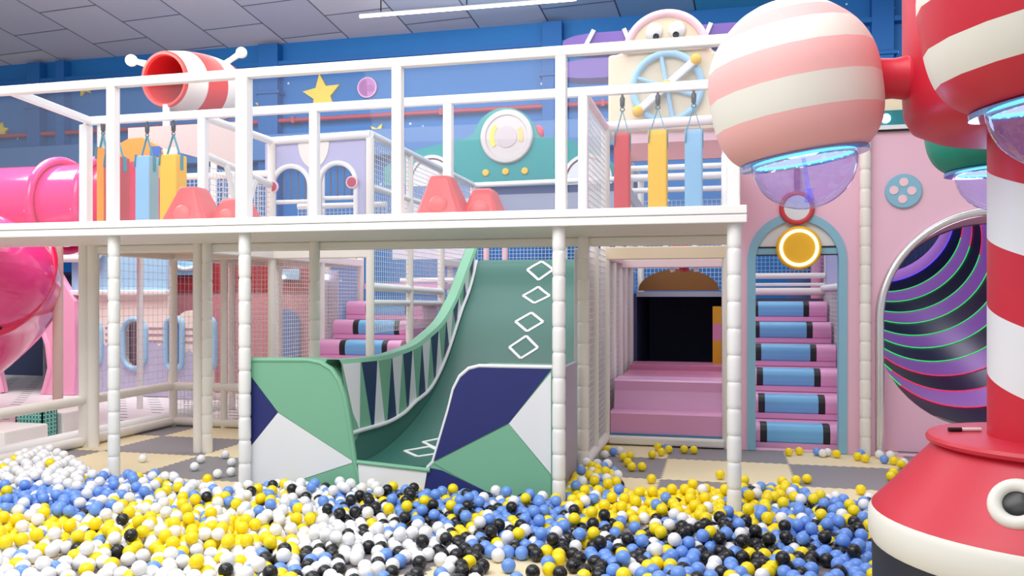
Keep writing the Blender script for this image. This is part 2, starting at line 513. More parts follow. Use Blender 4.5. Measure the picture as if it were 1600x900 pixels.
# ================================================================== FRONT WALKWAY
YF, YB = 5.40, 6.50
DZ0, DZ1 = 1.82, 1.915
RZ = 2.945
GX = [-5.50, -4.39, -3.30, -2.13, -1.00, 0.085]
wk = thing('walkway_frame', (-2.7, 5.95, 0), 'white elevated play walkway on padded posts in front of the green slide', 'play walkway')
part('deck', MB().box(-7.2, .15, YF - .04, YB + .06, DZ0, DZ1 - .035), CREAMW, wk, .008)
part('fascia_board', MB().box(-7.2, .16, YF - .075, YF - .035, DZ0 + .042, DZ1), WHITE, wk, .006)
part('fascia_board', MB().box(-7.2, .16, YF - .07, YF - .035, DZ0 - .012, DZ0 + .040), WHITE, wk, .006)
part('top_rail', MB().box(-7.2, .2, YF - .035, YF + .03, RZ - .033, RZ + .033), WHITE, wk, .01)
part('back_rail', MB().box(-5.58, .12, YB - .03, YB + .03, RZ - .036, RZ + .036), WHITE, wk, .012)
part('end_rail', MB().bar((-5.32, YF + .03, RZ), (-5.52, YB - .03, RZ), .06, .065), WHITE, wk, .012)
part('end_rail', MB().bar((.085, YF + .03, RZ), (.085, YB - .03, RZ), .06, .065), WHITE, wk, .012)
for i, x in enumerate(GX[1:]):
    part('rail_post', sqpost(MB(), x, YF, DZ1 - .04, RZ - .03, .092 if i == 1 else .072), WHITE, wk, .01)
for i, x in enumerate([-5.57, -4.39 + .02, -3.31, -2.13, -1.03, .085]):
    part('rail_post', sqpost(MB(), x, YB, DZ1 - .04, RZ - .034, .085 if i == 0 else .075), WHITE, wk, .012)
part('rail_post', MB().cyl((-5.44, YB + .05, DZ1 - .04), (-5.44, YB + .05, RZ - .03), .042), CREAMW, wk)
for x in (-4.39, -3.30, -1.018, .085):
    part('padded_post', padded(MB(), x, YF + .01, 0, DZ0, .044), WHITE, wk)
for x in (-4.33, -3.31, -1.03):
    part('padded_post', padded(MB(), x, YB, 0, DZ0, .045), CREAMW, wk)
part('support_post', MB().cyl((-4.43, YB + .02, 0), (-4.43, YB + .02, DZ0), .045), CREAMW, wk)
part('support_post', MB().cyl((-5.60, YB + .02, 0), (-5.60, YB + .02, DZ0), .052), CREAMW, wk)
part('support_post', MB().cyl((-5.51, YB + .02, 0), (-5.51, YB + .02, DZ0), .050), CREAMW, wk)
part('deck_beam', MB().box(-5.6, .12, YB + .01, YB + .09, DZ0 - .07, DZ0), CREAMW, wk, .015)
for x in (-4.39, -3.3, -2.13, -1.02):
    pass
XS = [-6.9] + GX[1:]
for a_, b_ in zip(XS[:-1], XS[1:]):
    part('clear_panel', MB().box(a_ + .05, b_ - .05, YF + .002, YF + .008, DZ1 - .03, RZ - .03), ACRYL, wk, label='clear acrylic safety panel')

# ---- bags
def bag(px0, px1, ptop, m, label, group):
    cx = (px0 + px1) / 2
    d = proj(at_y(cx, 200, YB))[2]
    c = at_y(cx, ptop, YB); w = (px1 - px0) / F * d * .97
    z1 = c.z; z0 = 1.99
    t = thing('hanging_bag', (c.x, YB, z0), label, 'hanging bag', group)
    part('padded_body', MB().box(c.x - w / 2, c.x + w / 2, YB - w / 2, YB + w / 2, z0, z1), m, t, .012)
    zt = RZ - .036
    ap = z1 + (zt - z1) * .60
    mb = MB()
    mb.bar((c.x - w * .47, YB - w / 2 - .004, z1 - .1), (c.x - w * .40, YB - w / 2, z1 + .01), .004, .035, (0, 1, 0))
    mb.bar((c.x - w * .40, YB, z1 + .0), (c.x, YB, ap), .006, .022, (0, 1, 0))
    mb.bar((c.x + w * .40, YB, z1 + .0), (c.x, YB, ap), .006, .022, (0, 1, 0))
    mb.box(c.x + w / 2, c.x + w / 2 + .005, YB - .02, YB + .02, z1 - .13, z1 + .005)
    part('strap', mb, TEALS, t)
    mb = MB().cyl((c.x, YB, ap + .02), (c.x, YB, zt), .008, 8)
    mb.lathe([(0, ap + .01), (.018, ap + .03), (.02, ap + .09), (.008, ap + .11), (0, ap + .11)], (c.x, YB, 0), 10)
    mb.torus((c.x, YB, ap + .005), .016, .004, (0, 1, 0), 14, 6)
    part('hook', mb, HOOK, t)
G = 'padded bags hanging from the walkway rail'
bag(960, 985, 209, REDD, 'red padded bag hanging beside the yellow one near the pink balloon', G)
bag(1013, 1043, 205, YEL, 'yellow padded bag hanging between the red and blue bags by the pink balloon', G)
bag(1070, 1098, 204, BAGB, 'light blue padded bag hanging closest to the pink balloon', G)
bag(170, 197, 246, REDD, 'red padded bag mostly behind a white rail post by the pink tube', G)
bag(217, 243, 245, BAGB, 'light blue padded bag hanging just right of the pink tube slide', G)
bag(256, 286, 243, YEL, 'yellow padded bag hanging above the left red stepping stone', G)

# ---- stepping stones
def hump(px0, px1, ptop, tf0, tf1, Y, label, rd=False):
    c = at_y((px0 + px1) / 2, ptop, Y); d = proj(c)[2]
    w = (px1 - px0) / F * d / 2; z0 = DZ1 - .0345; h = c.z - z0
    wt = (tf1 - tf0) / F * d / 2; ox = ((tf0 + tf1) / 2 - (px0 + px1) / 2) / F * d
    # frustum with soft corners
    n = 7; rows = []
    steps = ((0, 0), (.90, .93), (.965, 1.0), (1.0, 1.12), (1.0, 2.0)) if not rd else ((0, 0), (.5, .52), (.78, .84), (.93, 1.0), (1.0, 1.3), (1.0, 2.0))
    for f, t_ in steps:
        if t_ <= 1: hw = w + (wt - w) * t_; hy = .20 + (.10 - .20) * t_
        else: hw = wt * max(0.002, (2 - t_)); hy = .10 * max(0.02, (2 - t_))
        lp = rrect(-hw, hw, -hy, hy, min(hw, hy) * .35, 5)
        rows.append([(c.x + x + ox * f, Y + y, z0 + h * f) for x, y in lp])
    k = len(rows[0]); mb = MB()
    mb.add([v for r in rows for v in r], [(i * k + j, i * k + (j + 1) % k, (i + 1) * k + (j + 1) % k, (i + 1) * k + j) for i in range(len(rows) - 1) for j in range(k)], 0, True)
    t = thing('stepping_stone', (c.x, Y, z0), label, 'stepping stone', 'red stepping stones on the walkway')
    part('shell', mb, CORAL, t)
    mb = MB().sphere((c.x + ox * .3, Y - .155, z0 + h * .35), .075, 20, 10, 0, (1, .55, 1))
    part('round_boss', mb, mat('coral_light', (236, 112, 108), .4), t)
hump(258, 350, 294, 288, 318, 5.95, 'red stepping stone on the walkway, beside the left yellow bag')
hump(334, 408, 311, 352, 388, 6.05, 'low red stepping stone half behind the thick white rail post', True)
hump(653, 740, 277, 676, 708, 5.85, 'tall red stepping stone on the walkway above the green slide wall')
hump(724, 792, 296, 742, 774, 6.0, 'low rounded red stepping stone beside the tall one above the slide', True)

# ================================================================== GREEN SLIDE
SXL, SXR = -2.45, -1.30
BED = [(5.42, .195), (5.8, .20), (6.2, .25), (6.6, .345), (7.05, .52), (7.47, .775), (7.97, 1.215), (8.25, 1.44), (8.42, 1.66), (8.50, 1.735), (8.62, 1.74), (9.6, 1.74)]
PIPE = [(5.42, .40), (5.63, .40), (6.06, .395), (6.4, .423), (6.62, .474), (7.05, .562), (7.467, .80), (7.972, 1.243), (8.249, 1.46), (8.5, 1.76)]
TOP = [(5.42, .885), (6.0, .875), (6.27, .885), (6.74, .925), (7.05, .99), (7.47, 1.11), (7.86, 1.32), (8.2, 1.59), (8.62, 1.93)]
def interp(tab, y):
    # smooth catmull-rom through the table
    if y <= tab[0][0]: return tab[0][1]
    if y >= tab[-1][0]: return tab[-1][1]
    for i in range(len(tab) - 1):
        if tab[i][0] <= y <= tab[i + 1][0]:
            (x0, a0), (x1, a1) = tab[i], tab[i + 1]
            xm, am = tab[max(0, i - 1)]; xp, ap = tab[min(len(tab) - 1, i + 2)]
            m0 = (a1 - am) / (x1 - xm) if x1 > xm else 0; m1 = (ap - a0) / (xp - x0) if xp > x0 else 0
            hh = x1 - x0; t_ = (y - x0) / hh
            return (2*t_**3-3*t_**2+1)*a0 + (t_**3-2*t_**2+t_)*hh*m0 + (-2*t_**3+3*t_**2)*a1 + (t_**3-t_**2)*hh*m1
sl = thing('play_slide', (-1.9, 6.5, 0), 'green wide play slide with triangle-patterned side walls and navy and white end blocks', 'slide')
ys = [5.475 + i * .06 for i in range(int((9.6 - 5.475) / .06) + 1)]
mb = MB(); n = len(ys); vs = []
for y in ys:
    z = interp(BED, y)
    vs += [(SXL, y, z), (SXR, y, z), (SXL, y, z - .1), (SXR, y, z - .1)]
for i in range(n - 1):
    a_, b_ = 4 * i, 4 * i + 4
    mb.add([], [], 0)
fs = []
for i in range(n - 1):
    a_, b_ = 4 * i, 4 * i + 4
    fs += [(a_, a_ + 1, b_ + 1, b_), (a_ + 2, b_ + 2, b_ + 3, a_ + 3), (a_, b_, b_ + 2, a_ + 2), (a_ + 1, a_ + 3, b_ + 3, b_ + 1)]
fs += [(0, 2, 3, 1), (4 * n - 4, 4 * n - 3, 4 * n - 1, 4 * n - 2)]
mb.add(vs, fs, 0, False)
for i, f in enumerate(mb.f):
    mb.sm[i] = True
bed = part('slide_bed', mb, GREENB, sl)
bed.modifiers.new('es', 'EDGE_SPLIT').split_angle = math.radians(50)
# diamonds painted on the bed: thin raised outlines that follow it
def slope(y): return (interp(BED, y + .03) - interp(BED, y - .03)) / .06
def diamond(px, py, hx, hy):
    # centre on the bed surface
    best = None
    for i in range(400):
        y = 5.45 + i * .0079
        w_ = Vector((0, y, interp(BED, y)))
        # x such that it projects to px
        u = (px - 800) / F; x = y * (u * C - S) / (u * S + C)
        e = abs(proj((x, y, w_.z))[1] - py)
        if best is None or e < best[0]: best = (e, x, y)
    _, x, y = best
    return x, y
for px, py, hx, L_ in ((844, 421, .135, .25), (838, 462, .135, .25), (827, 503, .135, .26), (818, 543, .135, .30), (690, 692, .15, .27), (662, 706, .15, .27)):
    x, y = diamond(px, py, 0, 0); mbd = MB()
    sl_ = slope(y); ly = L_ / 2 / math.sqrt(1 + sl_ * sl_)
    o = [(x - hx, y), (x, y + ly), (x + hx, y), (x, y - ly)]
    for k in range(4):
        p0, p1 = o[k], o[(k + 1) % 4]
        pts = [Vector((p0[0] + (p1[0] - p0[0]) * f, p0[1] + (p1[1] - p0[1]) * f, 0)) for f in (0, .5, 1)]
        for pt in pts: pt.z = interp(BED, pt.y) + .002
        for j in range(2):
            nrm = Vector((0, -slope(pts[j].y), 1)).normalized()
            mbd.bar(pts[j], pts[j + 1], .026, .006, nrm)
    part('white_diamond', mbd, WHITE, bed)
# side walls
def wall_x(y, f, side):
    fl = max(0, (6.2 - y) / .8)          # the wall flares outwards at the mouth
    return (-1 if side < 0 else 1) * (.03 + .12 * f * fl ** 1.5)
TRI = [1, 2, 0]
def zig(side, X0):
    mb = MB()
    y0, y1 = 5.48, 8.62
    TP_ = (lambda y: interp(TOP, y)) if side < 0 else (lambda y: min(interp(TOP, y), interp(PIPE, min(y, 8.5)) + .05) if y > 6.3 else max(interp(PIPE, y) + .05, .88 - max(0, y - 5.8) * 1.4))
    sy = [y0 + (y1 - y0) * i / 140 for i in range(141)]
    arc = [0]
    for a_, b_ in zip(sy[:-1], sy[1:]):
        arc.append(arc[-1] + math.hypot(b_ - a_, TP_(b_) - TP_(a_)))
    def at(s_):
        s_ = min(max(s_, 0), arc[-1])
        for i in range(len(arc) - 1):
            if arc[i + 1] >= s_:
                return sy[i] + (sy[i + 1] - sy[i]) * (s_ - arc[i]) / max(1e-9, arc[i + 1] - arc[i])
        return sy[-1]
    K = 15; pts_t = [at(arc[-1] * i / K) for i in range(K + 1)]
    pts_b = [min(8.5, at(arc[-1] * (i + .5) / K)) for i in range(K)]
    def tp(y): return Vector((X0 + wall_x(y, 1, side), y, TP_(y)))
    def bt(y):
        y = min(y, 8.5); return Vector((X0 + wall_x(y, .35, side), y, interp(PIPE, y)))
    def strip(ya0, ya1, yb0, yb1, m):
        k = 8; vs = []
        for i in range(k + 1):
            vs += [tp(ya0 + (ya1 - ya0) * i / k), bt(yb0 + (yb1 - yb0) * i / k)]
        mb.add(vs, [(2 * i, 2 * i + 1, 2 * i + 3, 2 * i + 2) for i in range(k)], m)
    cyc = [2, 0, 1]    # white, green, navy
    gap = .022
    for i in range(K):
        strip(pts_t[i] + gap * .3, pts_t[i + 1] - gap * .3, pts_b[i] - gap, pts_b[i] + gap, cyc[(2 * i) % 3])
        if i < K - 1:
            strip(pts_t[i + 1] - gap * .3, pts_t[i + 1] + gap * .3, pts_b[i] + gap, pts_b[i + 1] - gap, cyc[(2 * i + 1) % 3])
    strip(5.475, pts_t[0] + .001, 5.475, pts_b[0] - gap, 0)
    strip(pts_t[-1] - .005, pts_t[-1], pts_b[-1] + gap, 8.5, 2)
    # strip between pipe and bed, outer face, top band
    k = len(sy); vs = []
    for y in sy:
        y2 = min(y, 8.5)
        vs += [bt(y2), Vector((X0, y2, interp(BED, y2) - .02))]
    mb.add(vs, [(2 * i, 2 * i + 1, 2 * i + 3, 2 * i + 2) for i in range(k - 1)], 3)
    th = side * .13; vs = []
    for y in sy:
        a_ = tp(y); vs += [a_, a_ + Vector((th * .15, 0, .03)), a_ + Vector((th * .85, 0, .03)), a_ + Vector((th, 0, 0)), Vector((X0 + th * 1.1 + wall_x(y, 1, side), y, max(0.0, interp(BED, min(y, 8.5)) - .25)))]
    fs = []
    for i in range(k - 1):
        for j in range(4): fs.append((5 * i + j, 5 * i + j + 1, 5 * i + 5 + j + 1, 5 * i + 5 + j))
    mb.add(vs, fs, 4, True)
    return mb
part('side_wall', zig(-1, SXL), [GREENL, NAVYD, PANELW, GREENB, GREENL], sl)
mb = MB(); sy_ = [5.78 + i * .06 for i in range(64)]; vs = []
for y in sy_:
    z = interp(BED, y); vs += [(SXR, y, z - .02), (SXR, y, z + .045), (SXR + .05, y, z + .045), (SXR + .05, y, max(.01, z - .3))]
mb.add(vs, [(4 * i + j, 4 * i + j + 1, 4 * i + 5 + j, 4 * i + 4 + j) for i in range(len(sy_) - 1) for j in range(3)] + [(0, 1, 2, 3)], 0, True)
part('side_lip', mb, GREENB, sl)
for side, X0 in ((-1, SXL),):
    pts = [(X0 + wall_x(y, .35, side) - side * .012, y, interp(PIPE, y)) for y in [5.48 + i * .06 for i in range(51)]]
    part('seam_piping', MB().tube(pts, .016, 8), PANELW, sl)
# end blocks
YS = 5.45
def PX(lst, Y=YS): return [(at_y(a_, b_, Y).x, at_y(a_, b_, Y).z) for a_, b_ in lst]
def block(outline, regions, name):
    mb = MB()
    ol = [(x, max(z, 0.002)) for x, z in PX(outline)]
    mb.extr([ol], XZ(0), YS + .006, YS + .30, 0)
    for reg, m in regions:
        mb.extr([[(x, max(z, 0.002)) for x, z in PX(reg)]], XZ(0), YS, YS + .0065, m)
    o = part('end_block', mb, [GREENL, NAVY, PANELW, GREENL], sl)
    return o
lo = [(385, 800), (385, 563), (480, 563), (500, 567), (516, 577), (528, 594), (537, 620), (545, 665), (553, 722), (563, 757), (566, 800)]
block(lo, [([(385, 580), (434, 645), (385, 706)], 1),
           ([(385, 706), (434, 645), (553, 722), (462, 752), (390, 775), (385, 775)], 2),
           ([(385, 564), (480, 564), (499, 568), (515, 578), (526, 595), (535, 620), (543, 665), (551, 720), (434, 643.5), (385, 578)], 3),
           ([(553, 723), (562, 757), (565, 780), (440, 780), (460, 754)], 3)], 'l')
tm = MB().tube([(at_y(a_, b_, YS).x, YS + .012, at_y(a_, b_, YS).z) for a_, b_ in lo[1:10]], .02, 8); part('edge_roll', tm, GREENL, sl)
ro = [(655, 800), (660, 757), (668, 730), (676, 722), (700, 640), (708, 608), (718, 588), (732, 576), (748, 572), (864, 574), (864, 800)]
block(ro, [([(677, 721), (701, 640), (709, 609), (719, 590), (733, 578), (748, 574), (861, 577), (795, 661)], 1),
           ([(861, 582), (861, 741), (795, 662)], 2),
           ([(678, 724), (795, 663), (861, 744), (861, 795), (810, 795), (760, 768), (715, 745)], 3),
           ([(670, 731), (690, 735), (760, 769), (808, 795), (657, 795), (662, 757)], 1)], 'r')
tm = MB().tube([(at_y(a_, b_, YS).x, YS + .012, at_y(a_, b_, YS).z) for a_, b_ in ro[1:10]], .014, 8); part('edge_roll', tm, PANELW, sl)
mb = MB().extr([PX([(560, 724), (668, 736), (655, 812), (567, 808)])], XZ(0), YS - .01, YS + .02, 0)
part('front_lip', mb, PANELW, sl)
mb = MB().tube([at_y(558, 722, YS - .005), at_y(672, 735, YS - .005)], .016, 8); part('edge_roll', mb, GREENL, sl)
# grey-lilac outer flank beside the right block
mb = MB().box(-1.10, -1.062, YS + .31, 6.40, 0.002, .86); part('flank_panel', mb, mat('flank_grey', (176, 168, 188), .5), sl, .01)

# ================================================================== CLIMBING FRAME
cf = thing('climbing_frame', (-2.2, 9.2, 0), 'big white tube climbing frame with rope nets standing behind the front walkway', 'climbing frame')
FX = [-5.60, -4.45, -3.37, -1.03]
def post(x, y, z0, z1, r=.042, m=CREAMW): part('post', MB().cyl((x, y, z0), (x, y, z1), r), m, cf)
def rail(p, q, r=.036, m=CREAMW): part('rail', MB().cyl(p, q, r, 12), m, cf)
def net(o, u, v, cell=.045, t=.0023, m=NETW): part('rope_net', MB().net(o, u, v, cell, t), m, cf)
T2 = 2.93
for x in FX:
    for y in (7.8, 8.9, 10.0, 11.4):
        top = T2
        if x == -5.60 and y > 8: top = 1.8
        if x == -3.37 and y == 11.4: top = T2
        if x == -4.45 and y > 10.5: continue
        post(x, y, 0, top)
post(-1.03, 7.1, 0, 1.8, .036); post(-1.03, 8.35, 0, 1.8, .036); post(-1.03, 9.4, 0, 1.8, .036)
part('padded_post', padded(MB(), 1.20, 7.70, 0, 2.76, .045), CREAMW, cf)
post(1.20, 10.3, 0, 2.9); post(.06, 10.3, 0, 2.9)
# deck beams
for a_, b_ in (((-5.6, 7.8), (-3.37, 7.8)), ((-5.6, 6.6), (-5.6, 10)), ((-4.45, 6.6), (-4.45, 10.0)), ((-5.6, 10), (-4.45, 10)), ((-3.37, 10.0), (-3.37, 11.4))):
    part('deck_beam', MB().bar((a_[0], a_[1], 1.79), (b_[0], b_[1], 1.79), .08, .09), CREAMW, cf, .01)
part('deck', MB().box(-5.56, -4.49, 6.62, 9.96, 1.80, 1.86), mat('deck_tan', (226, 190, 160), .5), cf)
part('deck', MB().box(-4.40, -3.42, 10.0, 11.35, 1.46, 1.53), PINKS, cf)
# upper rails
rail((-4.45, 7.8, 2.95), (-3.37, 7.8, 2.97), .04, WHITE)
rail((-4.45, 6.56, 2.95), (-4.45, 7.8, 2.95), .036, WHITE)
rail((-3.37, 7.8, 2.97), (-3.37, 11.4, 2.93), .042, mat('grey_white', (214, 216, 224), .4))
rail((-3.37, 11.4, 2.93), (-1.03, 11.4, 2.95), .036, WHITE)
rail((-3.37, 7.8, 2.45), (-3.37, 11.4, 2.45), .03, WHITE)
rail((-1.03, 6.56, 2.93), (-1.03, 7.8, 2.93), .036, PINKR)
rail((-1.03, 7.8, 2.93), (.14, 7.8, 2.95), .045, mat('pinkish_white', (240, 226, 230), .45))
rail((-1.03, 7.8, 2.93), (-1.03, 11.4, 2.93), .036, WHITE)
rail((.06, 7.8, 2.93), (.06, 10.0, 2.93), .034, WHITE)
# left bay upper side wall, its hand rail drops to the right
rail((-4.45, 6.62, 2.62), (-4.45, 7.8, 2.50), .034, WHITE)
net((-4.45, 6.62, 1.92), (0, 1.16, 0), (0, 0, .6), .05)
rail((-5.55, 7.8, 2.62), (-4.45, 7.8, 2.62), .034, WHITE)
net((-5.5, 7.8, 1.92), (1.0, 0, 0), (0, 0, .68), .05)
mb = MB().bar((-4.43, 6.95, 2.58), (-4.43, 7.2, 2.0), .03, .05); mb.bar((-4.43, 7.45, 2.5), (-4.43, 7.2, 2.0), .03, .05)
part('strap_brace', mb, WHITE, cf)
# lower rails at the left
for z in (.42, .05):
    rail((-5.6, 5.45, z), (-5.6, 6.48, z), .045, CREAMW)
    rail((-5.6, 6.56, z), (-5.6, 7.8, z), .045, CREAMW)
    rail((-5.6, 7.8, z), (-4.45, 7.8, z), .045, CREAMW)
    rail((-7.4, 5.45, z), (-5.6, 5.45, z), .045, CREAMW)
net((-5.6, 6.6, .45), (0, 1.16, 0), (0, 0, 1.3), .07, .0013)
net((-5.6, 7.85, .08), (0, 1.8, 0), (0, 0, 1.7), .07, .0013)
net((-5.56, 7.8, .08), (1.08, 0, 0), (0, 0, .32), .045, .0016)
net((-4.98, 7.8, .46), (.5, 0, 0), (0, 0, 1.26), .045, .0018)
post(-5.0, 7.8, 0, 1.8, .036)
# staircase nets
net((-4.45, 7.86, .08), (0, 2.1, 0), (0, 0, 1.68), .042, .0028, mat('net_bright', (244, 238, 232), .8))
net((-3.37, 7.84, 1.0), (0, 2.12, 0), (0, 0, 1.9), .05)
net((-3.37, 10.04, 1.0), (0, 1.32, 0), (0, 0, 1.9), .05)
rail((-3.37, 7.8, 1.46), (-3.37, 10.0, 1.42), .042, WHITE); rail((-3.37, 7.8, 1.30), (-3.37, 10.0, 1.28), .03, WHITE)
rail((-4.45, 11.4, 1.60), (-3.37, 11.4, 1.60), .036, WHITE)
# back of the slide platform
net((-3.3, 11.4, 1.70), (2.24, 0, 0), (0, 0, .72), .05)
for px in (760, 789):
    v = at_y(px, 395, 11.38); part('post', MB().cyl((v.x, 11.38, 0), (v.x, 11.38, 2.5), .042), PINKR, cf)
part('back_panel', MB().box(-3.3, -1.08, 11.46, 11.52, 2.42, 2.80), mat('grey_lilac', (150, 156, 182), .25), cf)
part('back_panel', MB().box(-3.3, -1.08, 11.45, 11.52, 2.80, 2.90), mat('dusk_blue', (52, 74, 130), .5), cf)
part('deck', MB().box(SXL - .05, SXR + .05, 9.6, 11.38, 1.64, 1.735), GREENB, cf)
# passage side nets
net((-1.03, 6.62, .1), (0, 1.14, 0), (0, 0, 1.68), .05)
net((-1.03, 7.84, .1), (0, 2.12, 0), (0, 0, 1.68), .05)
net((-1.03, 6.6, 1.93), (0, 1.16, 0), (0, 0, .98), .05)
rail((-1.03, 6.56, .06), (-1.03, 7.8, .06), .045)
for ya_, yb_ in ((6.62, 7.74), (7.86, 8.84), (8.96, 9.94)):
    part('padded_wall', MB().box(-1.125, -1.085, ya_, yb_, .06, 1.74), mat('pale_mauve', (214, 206, 210), .5), cf, .01)
part('base_pad', MB().box(-1.0, .04, 7.72, 7.80, .01, .085), CREAMW, cf, .02)
# headers over the passage
part('deck_beam', MB().box(-1.06, .1, 7.76, 7.86, 1.70, 1.815), CREAM, cf, .01)
part('deck_beam', MB().box(-1.03, .1, 8.86, 8.94, 1.66, 1.75), mat('beam_pink', (226, 204, 206), .5), cf, .01)
for x in (-1.03, .06): part('deck_beam', MB().box(x - .04, x + .04, 7.8, 10, 1.70, 1.78), mat('beam_pink2', (222, 200, 204), .5), cf, .01)
post(.06, 7.8, 0, 2.9); post(.06, 8.9, 0, 2.9); post(.06, 10.0, 0, 2.9)
# slanted red and white battens overhead
mb = MB(); v = at_y(1048, 400, 8.92)
for i, m_ in ((0, 1), (1, 0), (2, 0), (3, 1)):
    mb.bar((v.x - .06 + .1 * i, 8.98, 1.90), (v.x + .02 + .1 * i if i < 2 else v.x - .04 + .1 * i, 8.98, 1.62), .05, .07, (0, 1, 0), m_)
part('batten', mb, [mat('rose', (206, 70, 92), .5), WHITE], cf)
# doorway at the end of the passage
Y0 = 9.95
mb = MB().box(-.95, .06, Y0, Y0 + .05, 1.36, 1.42); part('lintel', mb, GREYP, cf)
mb = MB(); mb.extr([[(-.47 + .46 * math.cos(PI * i / 20), 1.43 + .25 * math.sin(PI * i / 20)) for i in range(21)]], XZ(0), Y0, Y0 + .05)
part('arch_panel', mb, AMBER, cf)
net((-.97, Y0 + .03, 1.44), (1.0, 0, 0), (0, 0, .3), .045)
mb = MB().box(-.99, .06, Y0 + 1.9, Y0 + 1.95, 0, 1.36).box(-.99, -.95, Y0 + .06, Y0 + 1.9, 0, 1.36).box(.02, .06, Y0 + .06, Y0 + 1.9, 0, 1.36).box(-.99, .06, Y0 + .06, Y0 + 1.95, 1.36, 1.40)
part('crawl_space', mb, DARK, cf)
mb = MB()
for z, m_ in ((.61, 0), (.87, 1), (1.06, 0)):
    mb.box(-.08, .015, 9.72, 9.90, z, z + (.26 if m_ == 0 and z < .7 else .19), m_)
part('striped_bumper', mb, [mat('mustard', (214, 156, 20), .5), PINKD], cf)
# upper right bay
Yq = 9.4
part('cream_panel', MB().box(-1.0, .12, Yq, Yq + .04, at_y(1040, 222, Yq).z, at_y(1040, 198, Yq).z), PINKR, cf)
part('dusty_panel', MB().box(-1.0, .12, Yq, Yq + .04, at_y(1040, 250, Yq).z, at_y(1040, 222, Yq).z), BROWNP, cf)
for yy in (262, 277, 297):
    z = at_y(1030, yy, Yq - .3).z; rail((-.99, Yq - .3, z), (.05, Yq - .3, z), .03 if yy != 277 else .04, WHITE)
net((-.99, 9.9, 1.85), (1.0, 0, 0), (0, 0, .62), .05)
part('grey_panel', MB().bar((-.99, 8.4, 2.55), (-.6, 9.2, 1.95), .04, .1), mat('grey_pad', (176, 180, 196), .5), cf)
v0, v1 = at_y(1128, 238, 7.5), at_y(1097, 322, 6.9)
part('brace', MB().cyl((.05, 7.7, 2.60), (.05, 6.62, 1.95), .04), WHITE, cf)
part('magenta_panel', MB().box(.10, .115, 6.7, 7.7, 1.93, 2.55), mat('magenta', (196, 44, 110), .5), cf)
net((.085, 6.7, 1.93), (0, 1.0, 0), (0, 0, .62), .05, .004, WHITE)
# behind the arched door
net((.1, 10.2, 1.62), (1.05, 0, 0), (0, 0, .75), .045, .0032, mat('net_blue', (150, 176, 206), .8))
for z, r in ((1.60, .034), (1.42, .045), (1.50, .02)): rail((.1, 10.2, z), (1.16, 10.2, z), r, CREAMW if r > .03 else WHITE)
rail((1.14, 8.0, 1.46), (1.14, 10.2, 1.46), .034, WHITE)
net((1.16, 7.95, .3), (0, 2.2, 0), (0, 0, 1.15), .045)
part('lilac_pad', MB().box(1.17, 1.19, 7.95, 10.2, 1.50, 2.4), LILAC, cf)
part('back_panel', MB().box(.1, 1.16, 10.3, 10.34, 0, 1.34), mat('shade_grey', (150, 140, 150), .6), cf)
# padded edging strip of the left play zone
mb = MB().tube([(-5.75, 5.2, .06), (-5.75, 8.9, .06)], .07, 10); part('kerb_pad', mb, WHITE, cf)

net((-4.42, 8.3, 1.86), (1.02, 0, 0), (0, 0, .45), .045, .0022)
rail((-4.42, 8.3, 2.33), (-3.4, 8.3, 2.33), .03, WHITE)
part('grey_panel', MB().box(-4.6, -3.40, 11.44, 11.5, 1.9, 2.75), mat('mist_panel', (206, 208, 222), .5), cf)
# ---- lilac panel with two arched openings
P_ = lambda a_, b_: at_y(a_, b_, 7.84)
lp = thing('lilac_facade', (-3.95, 7.84, 1.84), 'lilac panel with two white arched openings under a curved white rail', 'play panel')
zt, zb = 2.93, 1.84
x0, x1 = P_(416, 222).x, P_(572, 222).x
a1 = (P_(428, 300).x, P_(484, 300).x); a2 = (P_(502, 300).x, P_(556, 300).x)
hz = P_(455, 262).z; hz2 = P_(530, 257).z
mb = MB().extr([[(x0, zb), (x1, zb), (x1, zt), (x0, zt)], arch(a1[0], a1[1], zb + .02, hz), arch(a2[0], a2[1], zb + .02, hz2)], XZ(0), 7.82, 7.86)
part('board', mb, LILAC, lp)
for (xa, xb), h_ in ((a1, hz), (a2, hz2)):
    pts = [(x, 7.815, z) for x, z in arch(xa - .012, xb + .012, zb + .02, h_ + .012)]
    part('arch_trim', MB().tube(pts, .026, 8), WHITE, lp)
    mb = MB(); r = (xb - xa) / 2
    for f in (.2, .4, .6, .8):
        x = xa + (xb - xa) * f; zz = h_ - r + math.sqrt(max(0, r * r - (x - (xa + xb) / 2) ** 2))
        mb.cyl((x, 7.90, h_ - r - .16), (x, 7.90, zz - .01), .009, 6)
    part('bar', mb, mat('bar_grey', (96, 96, 116), .5), lp)
    part('cross_rail', MB().cyl((xa, 7.90, h_ - r - .14), (xb, 7.90, h_ - r - .14), .022, 8), WHITE, lp)
mb = MB(); cc = P_(492, 222)
mb.extr([[(cc.x + .17 * math.cos(PI + PI * i / 20), zt - .01 + .26 * math.sin(PI + PI * i / 20)) for i in range(21)]], XZ(0), 7.808, 7.82)
part('white_scallop', mb, CREAMW, lp)
for px, py in ((431, 293), (554, 286)):
    v = P_(px, py); mb = MB().lathe([(0, 0), (.062, 0), (.062, .02), (0, .02)], (v.x, 7.79, v.z), 24, 0, (0, -1, 0), None, False)
    mb.lathe([(0, .02), (.048, .02), (.048, .026), (0, .026)], (v.x, 7.79, v.z), 24, 1, (0, -1, 0), None, False)
    part('round_cap', mb, [PINKR, mat('cap_red', (186, 62, 92), .5)], lp)

